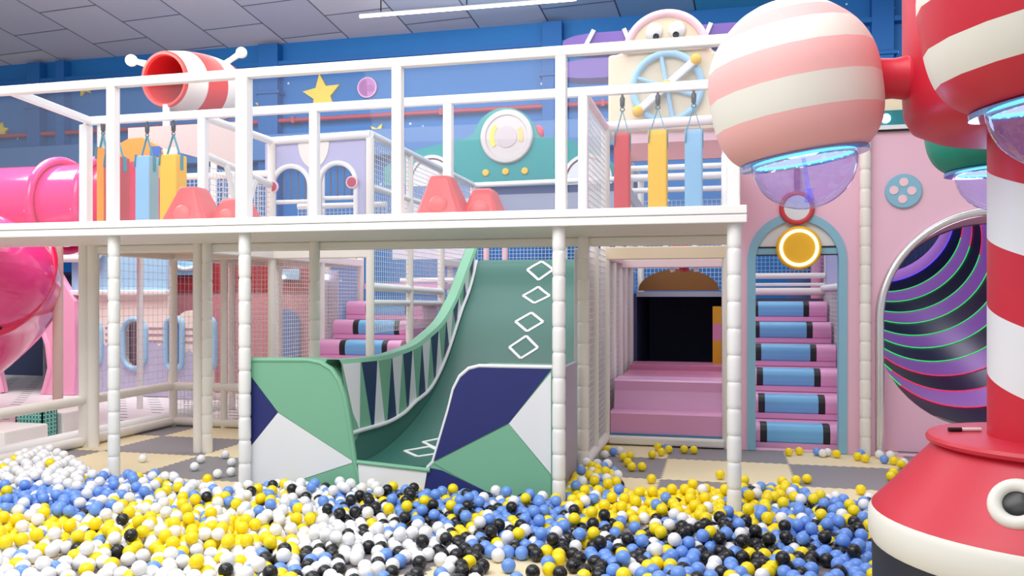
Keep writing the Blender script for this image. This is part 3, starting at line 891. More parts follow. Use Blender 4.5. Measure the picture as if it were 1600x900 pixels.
# ================================================================== SOFT STAIRS
def stairs(name, x0, x1, cuts, y0, n, rise, run, label, ylast):
    t = thing(name, ((x0 + x1) / 2, y0, 0), label, 'soft stairs', 'striped roll stairs')
    bands = [x0] + cuts + [x1]; mm = [0, 1, 2, 1, 0]
    for k in range(n):
        ya = y0 + k * run; za = k * rise; zb_ = za + rise; r = .075
        yb = (ya + run + .02) if k < n - 1 else ylast
        zs_ = za + .05
        prof = [(ya + .02, zs_), (ya + .006, zs_ + .015), (ya, zs_ + .05)] + [(ya + r - r * math.cos(a_), zb_ - r + r * math.sin(a_)) for a_ in [PI / 2 * i / 8 for i in range(9)]] + [(ya + .16, zb_), (ya + .16, zs_)]
        mb = MB()
        for b_, m_ in zip(range(5), mm):
            mb.extr([prof], YZ(), bands[b_], bands[b_ + 1], m_)
        mb.box(x0, x1, ya + .012, yb, max(.002, za), zs_, 0)
        mb.box(x0, x1, ya + .16, yb, zs_, zb_ - .006, 0)
        o = part('step', mb, [PINKS, BLACK, BLUES], t)
        if k: 
            zlow = 0.0
    # solid core under the steps
    mb = MB()
    for k in range(1, n):
        ya = y0 + k * run
        mb.box(x0 + .01, x1 - .01, ya + .03, (ya + run) if k < n - 1 else ylast - .01, 0.001, k * rise - .001)
    part('core', mb, PINKD, t)
    return t
stairs('roll_stairs', -4.40, -3.42, [-4.15, -4.08, -3.64, -3.575], 7.66, 6, .218, .36, 'striped pink and blue roll stairs beside the green slide, behind the rope net', 9.95)
stairs('roll_stairs', .16, 1.13, [.35, .41, .885, .945], 7.90, 6, .218, .365, 'striped pink and blue roll stairs inside the arched pink doorway', 10.15)

# ---- pink wave steps in the passage
ws = thing('wave_steps', (-.48, 8.6, 0), 'plain pink padded steps filling the passage between the slide and the pink doorway wall', 'soft steps')
def pr(px, py, Y): return at_y(px, py, Y).z
z1_, z2_ = .30, .575
prof = [(7.82, .10), (7.82, z1_ - .02), (7.84, z1_), (8.02, z1_ + .0), (8.08, z1_ + .01)]
part('step', MB().extr([[(7.82, .10), (7.815, z1_ - .02), (7.835, z1_), (8.06, z1_), (8.06, .10)]], YZ(), -.985, .03), PINKS, ws)
part('step', MB().extr([[(8.0, .10), (7.995, z1_), (8.03, z1_ + .12), (8.05, z1_ + .17), (8.03, z2_ - .015), (8.05, z2_), (8.4, z2_), (8.4, .1)]], YZ(), -.975, .03), mat('pink_step_b', (226, 172, 212), .35), ws)
part('landing', MB().box(-.97, .02, 8.4, 9.3, .1, .56), PINKD, ws)
part('landing', MB().box(-.97, .02, 9.3, 9.94, .1, .61), PINKD, ws)
part('blue_strip', MB().box(-1.0, .04, 7.81, 8.4, .002, .10), mat('strip_blue', (90, 150, 190), .5), ws)

# ================================================================== PINK DOORWAY FACADE
FY = 7.76
pf = thing('pink_facade', (1.9, FY, 0), 'tall pink wall panel with a blue-edged arched doorway and a chrome-edged round arch', 'facade panel')
ACX, ARR, AZT = 2.22, .90, 2.07
mb = MB().extr([[(.17, 0.002), (4.6, 0.002), (4.6, 2.765), (.17, 2.765)], arch(.30, 1.0, .012, 2.02), arch(ACX - ARR, ACX + ARR, .012, AZT, 30)], XZ(0), FY, FY + .09)
part('board', mb, PINKW, pf)
o_, i_ = arch(.235, 1.062, .004, 2.092), arch(.305, .995, .004, 2.02)
mb = MB().extr([o_ + i_[::-1]], XZ(0), FY - .018, FY + .10); part('door_trim', mb, BLUEP, pf)
r_ = .347; zs = 2.02 - r_
seg = [(x, z) for x, z in arch(.306, .994, 1.0, 2.02, 40) if z > 1.80]
mb = MB().extr([[(.306, 1.79)] + seg + [(.994, 1.79)]], XZ(0), FY + .02, FY + .06); part('tympanum', mb, PANELW, pf)
mb = MB().box(.306, .994, FY + .015, FY + .06, 1.725, 1.79, 0).box(.306, .994, FY + .008, FY + .02, 1.785, 1.799, 1).box(.306, .994, FY + .008, FY + .02, 1.718, 1.729, 1)
part('blue_bar', mb, [BLUEP, BLACK], pf)
pts = [(x, FY - .02, z) for x, z in arch(ACX - ARR, ACX + ARR, .004, AZT, 40)]
part('chrome_edge', MB().tube(pts, .037, 14), CHROME, pf)
# reveal ring panel that carries the round mouth of the tunnel
TCX, TCZ, TR, TY0 = 2.22, 1.10, .885, 8.06
mb = MB().extr([[(1.27, .003), (3.3, .003), (3.3, 2.3), (1.27, 2.3)], circ(TCX, TCZ, TR, 48)], XZ(0), 8.0, TY0); part('inner_board', mb, PINKW, pf)
# glowing yellow disc, red ring, button
v = at_y(1247, 388, FY)
yl = thing('disc_lamp', (v.x, FY - .03, v.z), 'round yellow wall lamp with a glowing ring above the arched doorway', 'wall lamp')
mb = MB().lathe([(0, -.02), (.182, -.02), (.187, .0), (.187, .05), (.175, .065), (0, .065)], (v.x, FY - .03, v.z), 48, 0, (0, -1, 0)); part('disc', mb, mat('lamp_yellow', (244, 186, 30), .45), yl)
part('glow_ring', MB().torus((v.x, FY - .094, v.z), .148, .0135, (0, 1, 0), 48, 8), LEDY, yl)
v = at_y(1245, 325, FY - .03)
rr = thing('ring_sign', (v.x, FY - .03, v.z), 'red ring with a white centre over the yellow disc lamp, hanging bar above', 'wall ornament')
part('ring', MB().torus((v.x, FY - .035, v.z), .125, .024, (0, 1, 0), 40, 8), REDD, rr)
part('centre', MB().lathe([(0, 0), (.115, 0), (.115, .03), (0, .03)], (v.x, FY - .02, v.z), 32, 0, (0, -1, 0)), PANELW, rr)
part('bar', MB().box(v.x - .022, v.x + .022, FY - .05, FY - .02, v.z + .13, v.z + .36), mat('mauve_bar', (176, 96, 140), .5), rr)
v = at_y(1411, 299, FY)
bt_ = thing('button_sign', (v.x, FY, v.z), 'flat blue button with four white dots on the pink wall', 'wall ornament')
part('disc', MB().lathe([(0, 0), (.146, 0), (.146, .022), (.138, .03), (0, .03)], (v.x, FY, v.z), 40, 0, (0, -1, 0)), BLUEP, bt_)
for dx, dz in ((.0, .075), (-.078, .008), (.062, .0), (-.01, -.068)):
    part('dot', MB().lathe([(0, 0), (.036, 0), (.036, .008), (0, .008)], (v.x + dx, FY - .028, v.z + dz), 20, 0, (0, -1, 0)), PINKR, bt_)
# header band with bulbs over the pink wall
hd = thing('sign_header', (2.5, 7.8, 2.77), 'teal band with round bulbs on top of the pink wall, behind the pink balloon', 'sign band')
part('cream_top', MB().box(.25, 4.6, 7.80, 7.9, 2.95, 3.08), CREAM, hd)
part('teal_band', MB().box(.25, 4.6, 7.78, 7.9, 2.81, 2.95), mat('teal_dark', (24, 116, 126), .5), hd)
part('sill', MB().box(.2, 4.6, 7.70, 7.92, 2.775, 2.81), PANELW, hd)
part('black_strip', MB().box(.2, 4.6, 7.72, 7.92, 2.766, 2.775), BLACK, hd)  # thin black strip between wall top and sill
for i in range(7):
    x = at_y(1384, 190, 7.77).x + (i - 2) * .5
    part('bulb', MB().sphere((x, 7.77, 2.88), .04, 14, 8), emission('bulb_%d' % i, (225, 255, 255), 4.0) if i == 0 else bpy.data.materials['bulb_0'], hd)

# ---- spiral light tunnel
tn = thing('light_tunnel', (TCX, TY0, 0), 'purple and black ringed tunnel with green and red light strips rising behind the chrome arch', 'play tunnel')
LN, RISE = 4.9, 1.44
TUNP = mat('tunnel_purple', (206, 150, 232), .34); TUND = mat('tunnel_dark', (10, 12, 44), .3)
NB = 12
def tun(f): return Vector((TCX - .02 * f, TY0 + .005 + LN * f, TCZ + RISE * f ** 1.15))
pts = [tun(i / (NB * 4)) for i in range(NB * 4 + 1)]
mb = MB().tube(pts, TR, 56, 0, caps=False, mfn=lambda i, j: 1 if ((i // 4) % 2 == 0) else 0)
part('shell', mb, [TUNP, TUND], tn)
for i in range(1, NB):
    v = tun(i / NB); ax = (tun(i / NB + .01) - tun(i / NB - .01)).normalized()
    RR = TR - .006
    if i < 4:
        part('light_strip', MB().torus(v, RR, .0042, ax, 30, 6, 0, PI * 1.0, PI * 1.72), LEDR, tn)
        part('light_strip', MB().torus(v, RR, .0042, ax, 16, 6, 0, PI * 1.72, PI * 2.05), LEDG, tn)
        part('light_strip', MB().torus(v, RR, .0042, ax, 30, 6, 0, PI * .05, PI * 1.0), LEDR, tn)
    else:
        part('light_strip', MB().torus(v, RR, .0042, ax, 40, 6, 0, PI * 1.05, PI * 2.05), LEDG if i < 11 else LEDB, tn)
        part('light_strip', MB().torus(v, RR, .0042, ax, 40, 6, 0, PI * .05, PI * 1.05), LEDR, tn)
for i in (1, 4, 7, 10):
    ld = bpy.data.lights.new('tunnel_glow', 'POINT'); ld.energy = 6; ld.color = (.78, .6, 1); ld.shadow_soft_size = .15
    lo_ = bpy.data.objects.new('tunnel_glow', ld); COL.objects.link(lo_); lo_.location = tun(i / NB) + Vector((0, 0, .55))
v = tun(1.0)
ld = bpy.data.lights.new('far_fill', 'POINT'); ld.energy = 30; ld.shadow_soft_size = .3  # added fill light to brighten the tunnel's far mouth
lo_ = bpy.data.objects.new('far_fill', ld); COL.objects.link(lo_); lo_.location = v + Vector((0, .12, 1.2))
cn = thing('crawl_net', (v.x, v.y + .4, 0), 'blue rope net and padded posts at the far mouth of the light tunnel', 'net panel')
part('rope_net', MB().net((1.2, v.y + .4, 1.0), (2, 0, 0), (0, 0, 2.4), .06, .005), mat('net_navy', (70, 90, 130), .7), cn)
part('backing', MB().box(1.0, 3.4, v.y + .5, v.y + .55, 0, 3.6), mat('dusk_backing', (66, 92, 150), .6), cn)
for x, m_ in ((1.42, PINKD), (1.95, PINKR)):
    part('post', MB().cyl((x, v.y + .3, 0), (x, v.y + .3, 3.4), .11), m_, cn)

# ================================================================== RED CANDY TOWER
AL, AD = 2.0, 3.1
axp = rel(AL, AD, 0)
tw = thing('balloon_tower', axp, 'tall red and white candy striped tower carrying big striped balloons with clear lit domes', 'balloon tower')
prof = [(0, 0), (.622, 0), (.626, .415), (.628, .415), (.640, .44), (.640, .52), (.628, .545), (.60, .575), (.545, .635), (.475, .72), (.425, .775), (.405, .80), (.40, .805), (.0, .806)]
ban = [3, 0, 2, 1, 1, 1, 0, 0, 0, 0, 0, 0, 0]
ban = [3, 3, 1, 1, 1, 1, 0, 0, 0, 0, 0, 0, 0]
part('base', MB().lathe(prof, axp, 72, 0, None, lambda i: ban[i]), [RED, BANDW, BANDW, BLACKR], tw)
part('base_disc', MB().lathe([(0, .798), (.415, .798), (.432, .806), (.435, .818), (.428, .83), (.40, .834), (0, .834)], axp, 72), RED, tw)
# spiral column
def spiral():
    m, nt, b, N, L = nodes('candy_spiral')
    tc = N('ShaderNodeTexCoord'); sp = N('ShaderNodeSeparateXYZ'); L(tc.outputs['Object'], sp.inputs[0])
    an = M_(N, L, 'ARCTAN2', sp.outputs[1], sp.outputs[0])
    # measured from the direction that faces left in the photograph
    h_ = M_(N, L, 'ADD', sp.outputs[2], M_(N, L, 'MULTIPLY', an, .507 / (2 * PI)))
    f = M_(N, L, 'FLOORED_MODULO', M_(N, L, 'DIVIDE', M_(N, L, 'ADD', h_, SPO), .507), 1.0)
    st = M_(N, L, 'LESS_THAN', f, .5)
    mx = N('ShaderNodeMix'); mx.data_type = 'RGBA'; L(st, mx.inputs[0])
    mx.inputs[6].default_value = (*lin((198, 34, 56)), 1); mx.inputs[7].default_value = (*lin((226, 228, 232)), 1)
    L(mx.outputs[2], b.inputs['Base Color']); b.inputs['Roughness'].default_value = .4
    return m
# at the left silhouette (angle a_left about the axis) white runs from z 1.538 to 1.796
left = rel(-1, 0, 0).normalized(); 
vd = Vector((axp.x, axp.y, 0)).normalized(); lft = Vector((-vd.y, vd.x, 0))
a_left = math.atan2(lft.y, lft.x)
SPO = -(1.588 + a_left * .507 / (2 * PI))
CR = .225
part('column', MB().lathe([(0, .834), (CR, .834), (CR, 1.975), (0, 1.975)], axp, 64), spiral(), tw)
DRR = .517
part('drum', MB().lathe([(0, 1.965), (.30, 1.96), (.42, 1.968), (.485, 2.0), (.512, 2.05), (DRR, 2.12), (DRR, 2.75), (.50, 2.86), (.42, 2.96), (.25, 3.03), (0, 3.05)], axp, 64), RED, tw)
# portholes on the base
def porthole(ang_px, zc):
    # on the flaring cone, facing outwards
    th = ang_px
    d = rel(math.cos(th), math.sin(th), 0)
    nrm = (d + Vector((0, 0, .62))).normalized()
    pos = axp + d * .515 + Vector((0, 0, zc))
    part('porthole_ring', MB().torus(pos, .064, .024, nrm, 40, 12), BANDW, tw)
    part('porthole_glass', MB().lathe([(0, .008), (.045, .008), (.055, .0), (.06, -.02)], pos, 32, 0, nrm), mat('black_glass', (14, 10, 12), .3), tw)
porthole(math.radians(-135), .68)
porthole(math.radians(-60), .68)

def dome(name, c, r, bands, mats, tilt_axis, zrim, label=None):
    """striped balloon: c centre, bands [(fraction of polar angle from top, material)]"""
    up = tilt_axis.normalized()
    n_ = 3.5; hrim = c.z - zrim
    sx_ = lambda a_: r * math.sin(a_) if a_ <= PI / 2 else r * max(0.0, 1 - (-math.cos(a_)) ** n_) ** (1 / n_)
    lim = math.acos(max(-1, -hrim / r))
    prof = []; bm_ = []
    N_ = 40
    for i in range(N_ + 1):
        a_ = lim * i / N_
        prof.append((r * math.sin(a_), r * math.cos(a_)))
        bm_.append(a_ / PI)
    # insert exact band edges
    edges = sorted(set([b_[0] for b_ in bands[:-1]]))
    angs = sorted(set([lim * i / N_ for i in range(N_ + 1)] + [e * PI for e in edges if e * PI < lim]))
    prof = [(sx_(a_), r * math.cos(a_)) for a_ in angs]
    def mf(i):
        mid = (angs[i] + angs[i + 1]) / 2 / PI
        for e, m_ in bands:
            if mid < e: return m_
        return bands[-1][1]
    o = part(name, MB().lathe(prof, c, 18, 0, up, mf), mats, tw, label=label)
    # tilted rim plate, led ring, clear bowl
    rc = c - up * (r * -math.cos(lim)) if False else c + up * (r * math.cos(lim))
    rr_ = sx_(lim) * .97
    mb = MB().lathe([(rr_ * .80, -.006), (rr_ * 1.05, -.006), (rr_ * 1.05, -.022), (rr_ * .80, -.022), (rr_ * .80, -.006)], rc, 48, 0, up)
    part('clear_flange', mb, DOME2, o)
    part('light_plate', MB().lathe([(0, -.003), (rr_ * .80, -.003), (rr_ * .80, -.008), (0, -.008)], rc, 40, 0, up), LEDW, o)
    part('light_ring', MB().torus(rc - up * .012, rr_ * .82, .006, up, 48, 8), LEDC, o)
    mb = MB(); ax_ = up.orthogonal().normalized(); ay_ = up.cross(ax_)
    for k in range(22):
        a_ = 2 * PI * k / 22
        mb.sphere(rc - up * .018 + (ax_ * math.cos(a_) + ay_ * math.sin(a_)) * rr_ * .74, .006, 8, 6)
    part('light_bead', mb, LEDC, o, kind='stuff')
    br = rr_ * .86
    bowl = [(br * math.cos(PI / 2 * i / 14), -.02 - br * .95 * math.sin(PI / 2 * i / 14)) for i in range(15)]
    part('clear_bowl', MB().lathe(bowl, rc, 40, 0, up), DOME, o)
    mb = MB().cyl(rc - up * .01, rc - up * (br * .93), .008, 8, 0).lathe([(0, -br * .66), (.022, -br * .66), (.016, -br * .74), (.02, -br * .90), (0, -br * .93)], rc, 10, 0, up)
    part('stem', mb, DOME, o)
    ld = bpy.data.lights.new('balloon_glow', 'POINT'); ld.energy = 2.2; ld.color = (.45, .75, 1.0); ld.shadow_soft_size = .1
    lo_ = bpy.data.objects.new('balloon_glow', ld); COL.objects.link(lo_); lo_.location = rc - up * .12
    return o
DOME2 = clear('flange_acrylic', (190, 225, 255), haze=.30, hazecol=(150, 205, 255), refl=1.5)
ZR = 1.90
tocam = lambda c: Vector((-c.x, -c.y, 0)).normalized()
def arm(c, r):
    d = Vector((axp.x - c.x, axp.y - c.y, 0)); d.normalize()
    p = Vector(c) + d * (r * .93); q = Vector((axp.x, axp.y, c.z)) - d * (DRR * .96)
    part('arm', MB().tube([p, p + d * .02, (p + q) / 2, q - d * .02, q], [.085, .078, .075, .082, .11], 24), RED, tw)
rgt = rel(1, 0, 0)
# pink balloon
c1 = rel(1.095, 3.3, 2.185); R1 = .322
pk = dome('balloon', c1, R1, [(.175, 1), (.20, 0), (.255, 1), (.33, 0), (.33, 1)], [BANDP, BANDW], Vector((0, 0, 1)) - rgt * .10, ZR, 'pink and white striped balloon') if False else \
     dome('balloon', c1, R1, [(.224, 1), (.305, 0), (.411, 1), (.53, 0), (.652, 1), (1, 0)], [BANDP, BANDW], Vector((0, 0, 1)) - rgt * .15, ZR, 'pink and white striped balloon')
arm(c1, R1)
c2 = rel(1.455, 2.3, 2.19)
dome('balloon', c2, R1, [(.25, 1), (.36, 0), (.48, 1), (.60, 0), (.715, 1), (1, 0)], [RED, BANDW], Vector((0, 0, 1)) - rgt * .16, ZR, 'red and white striped balloon')
arm(c2, R1)
c3 = rel(2.30, 4.0, 2.25)
dome('balloon', c3, R1, [(.30, 0), (.42, 1), (1, 0)], [mat('balloon_green', (20, 140, 118), .45), BANDW], Vector((0, 0, 1)) - rgt * .05, 1.965, 'green balloon')
arm(c3, R1)
# marker pen lying on the base disc
mp = at_z(1508, 671, .842)
mk = thing('marker_pen', (mp.x, mp.y, .834), 'white marker pen with black cap lying on the red tower base', 'marker pen')
dx = rgt * .075
part('barrel', MB().cyl(mp - dx * .2, mp + dx * .8, .0075, 12), WHITE, mk)
part('cap', MB().cyl(mp - dx * .85, mp - dx * .2, .0085, 12), BLACK, mk)

# ================================================================== BACKDROP FIGURES
# ---- toy aeroplane
AY = 9.3
Pp = lambda a_, b_, dy=0: at_y(a_, b_, AY + dy)
ap = thing('toy_aeroplane', Pp(1042, 190), 'cream cartoon aeroplane with purple wings, round eyes and a blue propeller ring', 'toy aeroplane')
# stands on the frame's top rail through two legs
lp2 = [(950, 205), (950, 86), (968, 84), (985, 66), (1103, 62), (1115, 80), (1150, 80), (1150, 200)]
mb = MB().extr([[(Pp(*p).x, Pp(*p).z) for p in lp2]], XZ(0), AY, AY + .5)
part('body', mb, CREAM, ap, .03)
c = Pp(1041, 82); rx = Pp(1103, 82).x - c.x; rz = Pp(1041, 24).z - c.z
mb = MB(); ln = [(c.x + rx * math.cos(PI * i / 30), c.z + rz * math.sin(PI * i / 30)) for i in range(31)]
mb.extr([[(x, z) for x, z in ln]], XZ(0), AY - .06, AY + .5)
part('head', mb, CREAM, ap)
part('head_rim', MB().tube([(x, AY - .06, z) for x, z in ln], .045, 10), PINKR, ap)
for ex, ey in ((1022, 50), (1058, 47)):
    v = Pp(ex, ey, -.08)
    e_ = part('eye', MB().sphere(v, .092, 24, 14, 0, (1, .6, 1.08)), PANELW, ap)
    pv = Pp(ex + (3 if ex < 1040 else -2), ey + 7, -.15)
    part('pupil', MB().torus(pv, .024, .010, (0, 1, 0), 20, 8).sphere(pv + Vector((0, .0, 0)), .012, 10, 6), BLACK, e_)
def wing(pxs, name, z_th):
    pass
for nm, (xa, ya), (xb, yb), hh_ in (('upper_wing', (876, 60), (1200, 44), .10), ('lower_wing', (866, 104), (1010, 98), .11)):
    a_, b_ = Pp(xa, ya), Pp(xb, yb)
    zc = (a_.z + b_.z) / 2
    mb = MB(); k = 12; 
    lp3 = []; tl = .42
    for sg in (1, -1):
        xs_ = [a_.x + tl * (1 - math.cos(PI / 2 * i / 10)) for i in range(11)]
        row_ = [(x, zc + sg * hh_ * math.sqrt(max(0, 1 - ((x - a_.x - tl) / tl) ** 2)) ** .8) for x in xs_] + [(b_.x - tl + tl * math.sin(PI / 2 * i / 10), zc + sg * hh_ * math.cos(PI / 2 * i / 10) ** .8) for i in range(11)]
        lp3 += row_ if sg == 1 else row_[1:-1][::-1]
    mb.extr([lp3], XZ(0), AY + .12, AY + .42)
    part(nm, mb, PURPLE, ap, .03)
mb = MB()
for (xa, ya), (xb, yb) in (((928, 47), (914, 74)), ((975, 45), (986, 72)), ((1111, 36), (1100, 62)), ((1160, 34), (1148, 60))):
    mb.bar(Pp(xa, ya, .10), Pp(xb, yb, .10), .045, .03, (0, 1, 0))
part('strut', mb, PANELW, ap)
v = Pp(1042, 136, -.06); pr_ = (Pp(1095, 136).x - Pp(989, 136).x) / 2
ring = part('propeller_ring', MB().torus(v, pr_, .038, (0, 1, 0), 48, 10), BLUEL, ap)
mb = MB()
for a_ in (100, 160, 220, 280, 340, 40):
    d = Vector((math.cos(math.radians(a_)), 0, math.sin(math.radians(a_))))
    mb.cyl(v, v + d * pr_, .024, 8)
part('spoke', mb, BLUEL, ring)
b0, b1 = Pp(1085, 95, -.13), Pp(999, 172, -.13)
part('propeller_blade', MB().bar(b0, b1, .085, .05, (0, 1, 0)), PANELW, ap, .015)
for e_ in (b0, b1):
    dd = (e_ - (b0 + b1) / 2).normalized()
    part('blade_tip', MB().sphere(e_ + dd * .02, .062, 16, 10), YEL, ap)
part('hub', MB().sphere((b0 + b1) / 2 + Vector((0, -.03, 0)), .055, 16, 10), YEL, ap)
for x in (-1.03, .06):
    part('leg', MB().cyl((x, AY + .25, 2.962), (x, AY + .25, Pp(1042, 200).z + .05), .045), WHITE, ap)

# ---- teal flying saucer panel
UY = 11.75
Pu = lambda a_, b_: (at_y(a_, b_, UY).x, at_y(a_, b_, UY).z)
us = thing('saucer_panel', at_y(790, 278, UY), 'teal flying saucer panel with a big round porthole and three yellow dots', 'saucer panel')
out = [(600, 290), (600, 262), (640, 237), (700, 222), (728, 216), (738, 210)]
out += [(790 + 52 * math.cos(PI - .25 - (PI - .5) * i / 16), 224 - 56 * math.sin(PI - .25 - (PI - .5) * i / 16)) for i in range(17)]
out += [(846, 214), (880, 216), (930, 228), (965, 262), (965, 282)]
part('board', MB().extr([[Pu(*p) for p in out]], XZ(0), UY, UY + .06), TEAL, us)
cx, cz = Pu(792, 214); mpx = proj((cx, UY, cz))[2] / F
mb = MB().lathe([(0, 0), (42 * mpx, 0), (42 * mpx, .03), (40 * mpx, .05), (34 * mpx, .05), (33 * mpx, .03), (0, .03)], (cx, UY, cz), 48, 0, (0, -1, 0))
ph = part('porthole', mb, mat('porthole_grey', (206, 198, 196), .5), us)
for a0, a1, m_ in ((PI * .74, PI * 1.2, mat('lemon', (236, 216, 90), .5)), (-.35, .55, mat('peach', (250, 196, 120), .5))):
    lp4 = [(cx + 27 * mpx * math.cos(a0 + (a1 - a0) * i / 14), cz + 27 * mpx * math.sin(a0 + (a1 - a0) * i / 14)) for i in range(15)] + \
          [(cx + 20 * mpx * math.cos(a1 - (a1 - a0) * i / 14), cz + 20 * mpx * math.sin(a1 - (a1 - a0) * i / 14)) for i in range(15)]
    part('arc', MB().extr([lp4], XZ(0), UY - .04, UY - .028), m_, ph)
part('inner_disc', MB().lathe([(0, 0), (17 * mpx, 0), (17 * mpx, .01), (0, .01)], (cx, UY - .03, cz), 32, 0, (0, -1, 0)), mat('pinkish_grey', (196, 184, 188), .4), ph)
for px, py in ((759, 270), (790, 268), (820, 267)):
    x, z = Pu(px, py); part('yellow_dot', MB().lathe([(0, 0), (5.6 * mpx, 0), (5 * mpx, .02), (0, .025)], (x, UY, z), 20, 0, (0, -1, 0)), mat('dot_yellow', (244, 190, 70), .5), us)
for px in (676, 918):
    x, z = Pu(px, 280); r = 38 * mpx
    mb = MB().extr([[(x + r * math.cos(PI * i / 24), z + r * math.sin(PI * i / 24)) for i in range(25)] + [(x - r, z - .1), (x + r, z - .1)]], XZ(0), UY - .05, UY - .001)
    w_ = part('wheel_arch', mb, PANELW, us)
    part('arch_line', MB().tube([(x + r * .84 * math.cos(PI * (.08 + .84 * i / 20)), UY - .052, z + r * .84 * math.sin(PI * (.08 + .84 * i / 20))) for i in range(21)], .012, 6), mat('line_brown', (120, 80, 90), .5), w_)
    part('pink_spot', MB().lathe([(0, 0), (7 * mpx, 0), (0, .012)], (x - .02, UY - .05, z + .02), 16, 0, (0, -1, 0)), PINKR, w_)
x, z = Pu(842, 206)
part('side_light', MB().sphere((x - .03, UY + .08, z), 11 * mpx, 16, 10, 0, (.9, .5, 1.1)), mat('side_red', (206, 70, 96), .4), us)
for px in (700, 880):
    x, z = Pu(px, 270); part('leg', MB().cyl((x, UY + .1, 0), (x, UY + .1, z), .04), WHITE, us)

# ---- striped barrel (bee) capsule
bd = 11.6
fc = at_d(257, 124, bd); 
ad = (rel(.33, 1.0, 0) + Vector((0, 0, .10))).normalized()
BR = 44 / F * bd
bb = thing('striped_barrel', (fc + ad * .7) * 1.0, 'red and white striped barrel capsule with an open mouth and two bone-shaped feelers', 'play capsule')
L_ = 1.62
pf_ = [(BR * .82, .30), (BR * .83, .02), (BR * .87, -.02), (BR * .95, -.025), (BR * 1.0, .02), (BR * 1.05, .14), (BR * 1.15, .36), (BR * 1.20, .56), (BR * 1.22, .76), (BR * 1.21, .94), (BR * 1.17, 1.10), (BR * 1.10, 1.24), (BR * 1.0, 1.38), (BR * .86, 1.50), (BR * .68, 1.60), (BR * .35, 1.70), (0, 1.73)]
bm2 = [2, 0, 0, 0, 1, 1, 0, 0, 1, 1, 0, 0, 1, 3, 1, 1]
part('shell', MB().lathe(pf_, fc, 48, 0, ad, lambda i: bm2[i]), [REDB, mat('barrel_cream', (240, 232, 220), .5), mat('barrel_inside', (190, 30, 34), .5), BLACKR], bb)
part('inner_wall', MB().lathe([(BR * .82, .02), (BR * .82, 1.0), (0, 1.02)], fc, 40, 0, ad), mat('barrel_inside', (190, 30, 34), .5), bb)
def feeler(p, q):
    p, q = Vector(p), Vector(q); d = (q - p)
    part('feeler', MB().tube([p, p + d * .45, p + d * .72, p + d * .84, p + d * .95, q], [.05, .04, .045, .075, .075, .02], 16).sphere(q - d * .1, .085, 16, 10), mat('barrel_cream', (240, 232, 220), .5), bb)
feeler(at_d(228, 100, bd + .35), at_d(203, 94, bd + .3))
feeler(at_d(345, 104, bd + 1.35), at_d(381, 80, bd + 1.25))
for f in (.04, 1.05):
    q = fc + ad * f
    part('leg', MB().cyl((q.x, q.y, 0), (q.x, q.y, q.z - BR * .9), .05), WHITE, bb)
# pale canopy board under the barrel
cv = thing('canopy_board', at_y(265, 230, 9.4), 'pale cream canopy board under the striped barrel, above the left bags', 'canopy')
Pc = lambda a_, b_, Y: at_y(a_, b_, Y)
q0, q1 = Pc(200, 200, 8.6), Pc(372, 192, 8.6)
part('sheet', MB().extr([[(q0.x, Pc(200, 218, 8.6).z), (q1.x, Pc(372, 262, 8.6).z), (q1.x, Pc(372, 190, 8.6).z), (q0.x, q0.z)]], XZ(0), 8.6, 8.66), mat('canopy_cream', (200, 184, 180), .5), cv)
for px in (215, 360):
    v = Pc(px, 230, 8.66); part('leg', MB().cyl((v.x, 8.70, 0 if px < 300 else 1.86), (v.x, 8.70, v.z), .035), WHITE, cv)

# ================================================================== LEFT PLAY ZONE
# pink tube slide
ts = thing('tube_slide', (-7.4, 8.4, 0), 'glossy pink tube slide, its level top tube and curled lower bend at the left edge', 'tube slide')
TYY = 7.95; TZ = 2.37; TRR = .45
xr = at_y(219, 300, TYY).x
ts_t = part('tube', MB().tube([(-9.6, TYY, TZ), (-8.5, TYY, TZ), (-7.44, TYY, TZ), (xr - .42, TYY, TZ)], TRR, 40), TUBE, ts)
part('tube_mouth', MB().tube([(xr - .42, TYY, TZ), (xr - .1, TYY, TZ), (xr, TYY, TZ)], [TRR, TRR, TRR * 1.02], 40), TUBED, ts)
for x in (-7.10, -6.52, -8.9):
    fl = part('flange', MB().torus((x, TYY, TZ), TRR + .05, .045, (1, 0, 0), 48, 12), TUBE, ts)
    mb = MB()
    for k in range(10):
        a_ = 2 * PI * k / 10 + .2
        mb.sphere((x - .045, TYY + math.cos(a_) * (TRR + .06), TZ + math.sin(a_) * (TRR + .06)), .014, 8, 6)
    part('bolt', mb, mat('bolt_light', (250, 170, 190), .3), fl, kind='stuff')
path = [at_d(-230, 395, 8.3), at_d(-140, 396, 8.2), at_d(-60, 406, 8.2), at_d(-8, 428, 8.5), at_d(10, 450, 9.0), at_d(-6, 485, 9.4), at_d(-60, 535, 9.6), at_d(-150, 590, 9.6)]
dense = []
for i in range(len(path) - 1):
    p0 = path[max(0, i - 1)]; p1 = path[i]; p2 = path[i + 1]; p3 = path[min(len(path) - 1, i + 2)]
    for k in range(6):
        t_ = k / 6
        dense.append(.5 * ((2 * p1) + (p2 - p0) * t_ + (2 * p0 - 5 * p1 + 4 * p2 - p3) * t_ ** 2 + (3 * p1 - p0 - 3 * p2 + p3) * t_ ** 3))
dense.append(path[-1])
part('lower_bend', MB().tube(dense, .53, 40), TUBE, ts)
fcx = at_d(6, 440, 8.80); fax = (rel(-.28, -1, 0) + Vector((0, 0, .45))).normalized()
fl = part('flange', MB().torus(fcx, .575, .055, fax, 56, 12), TUBED, ts)
u_ = fax.orthogonal().normalized(); w_ = fax.cross(u_)
mb = MB()
for k in range(12):
    a_ = 2 * PI * k / 12 + .1; mb.sphere(fcx + fax * .05 + (u_ * math.cos(a_) + w_ * math.sin(a_)) * .585, .02, 8, 6)
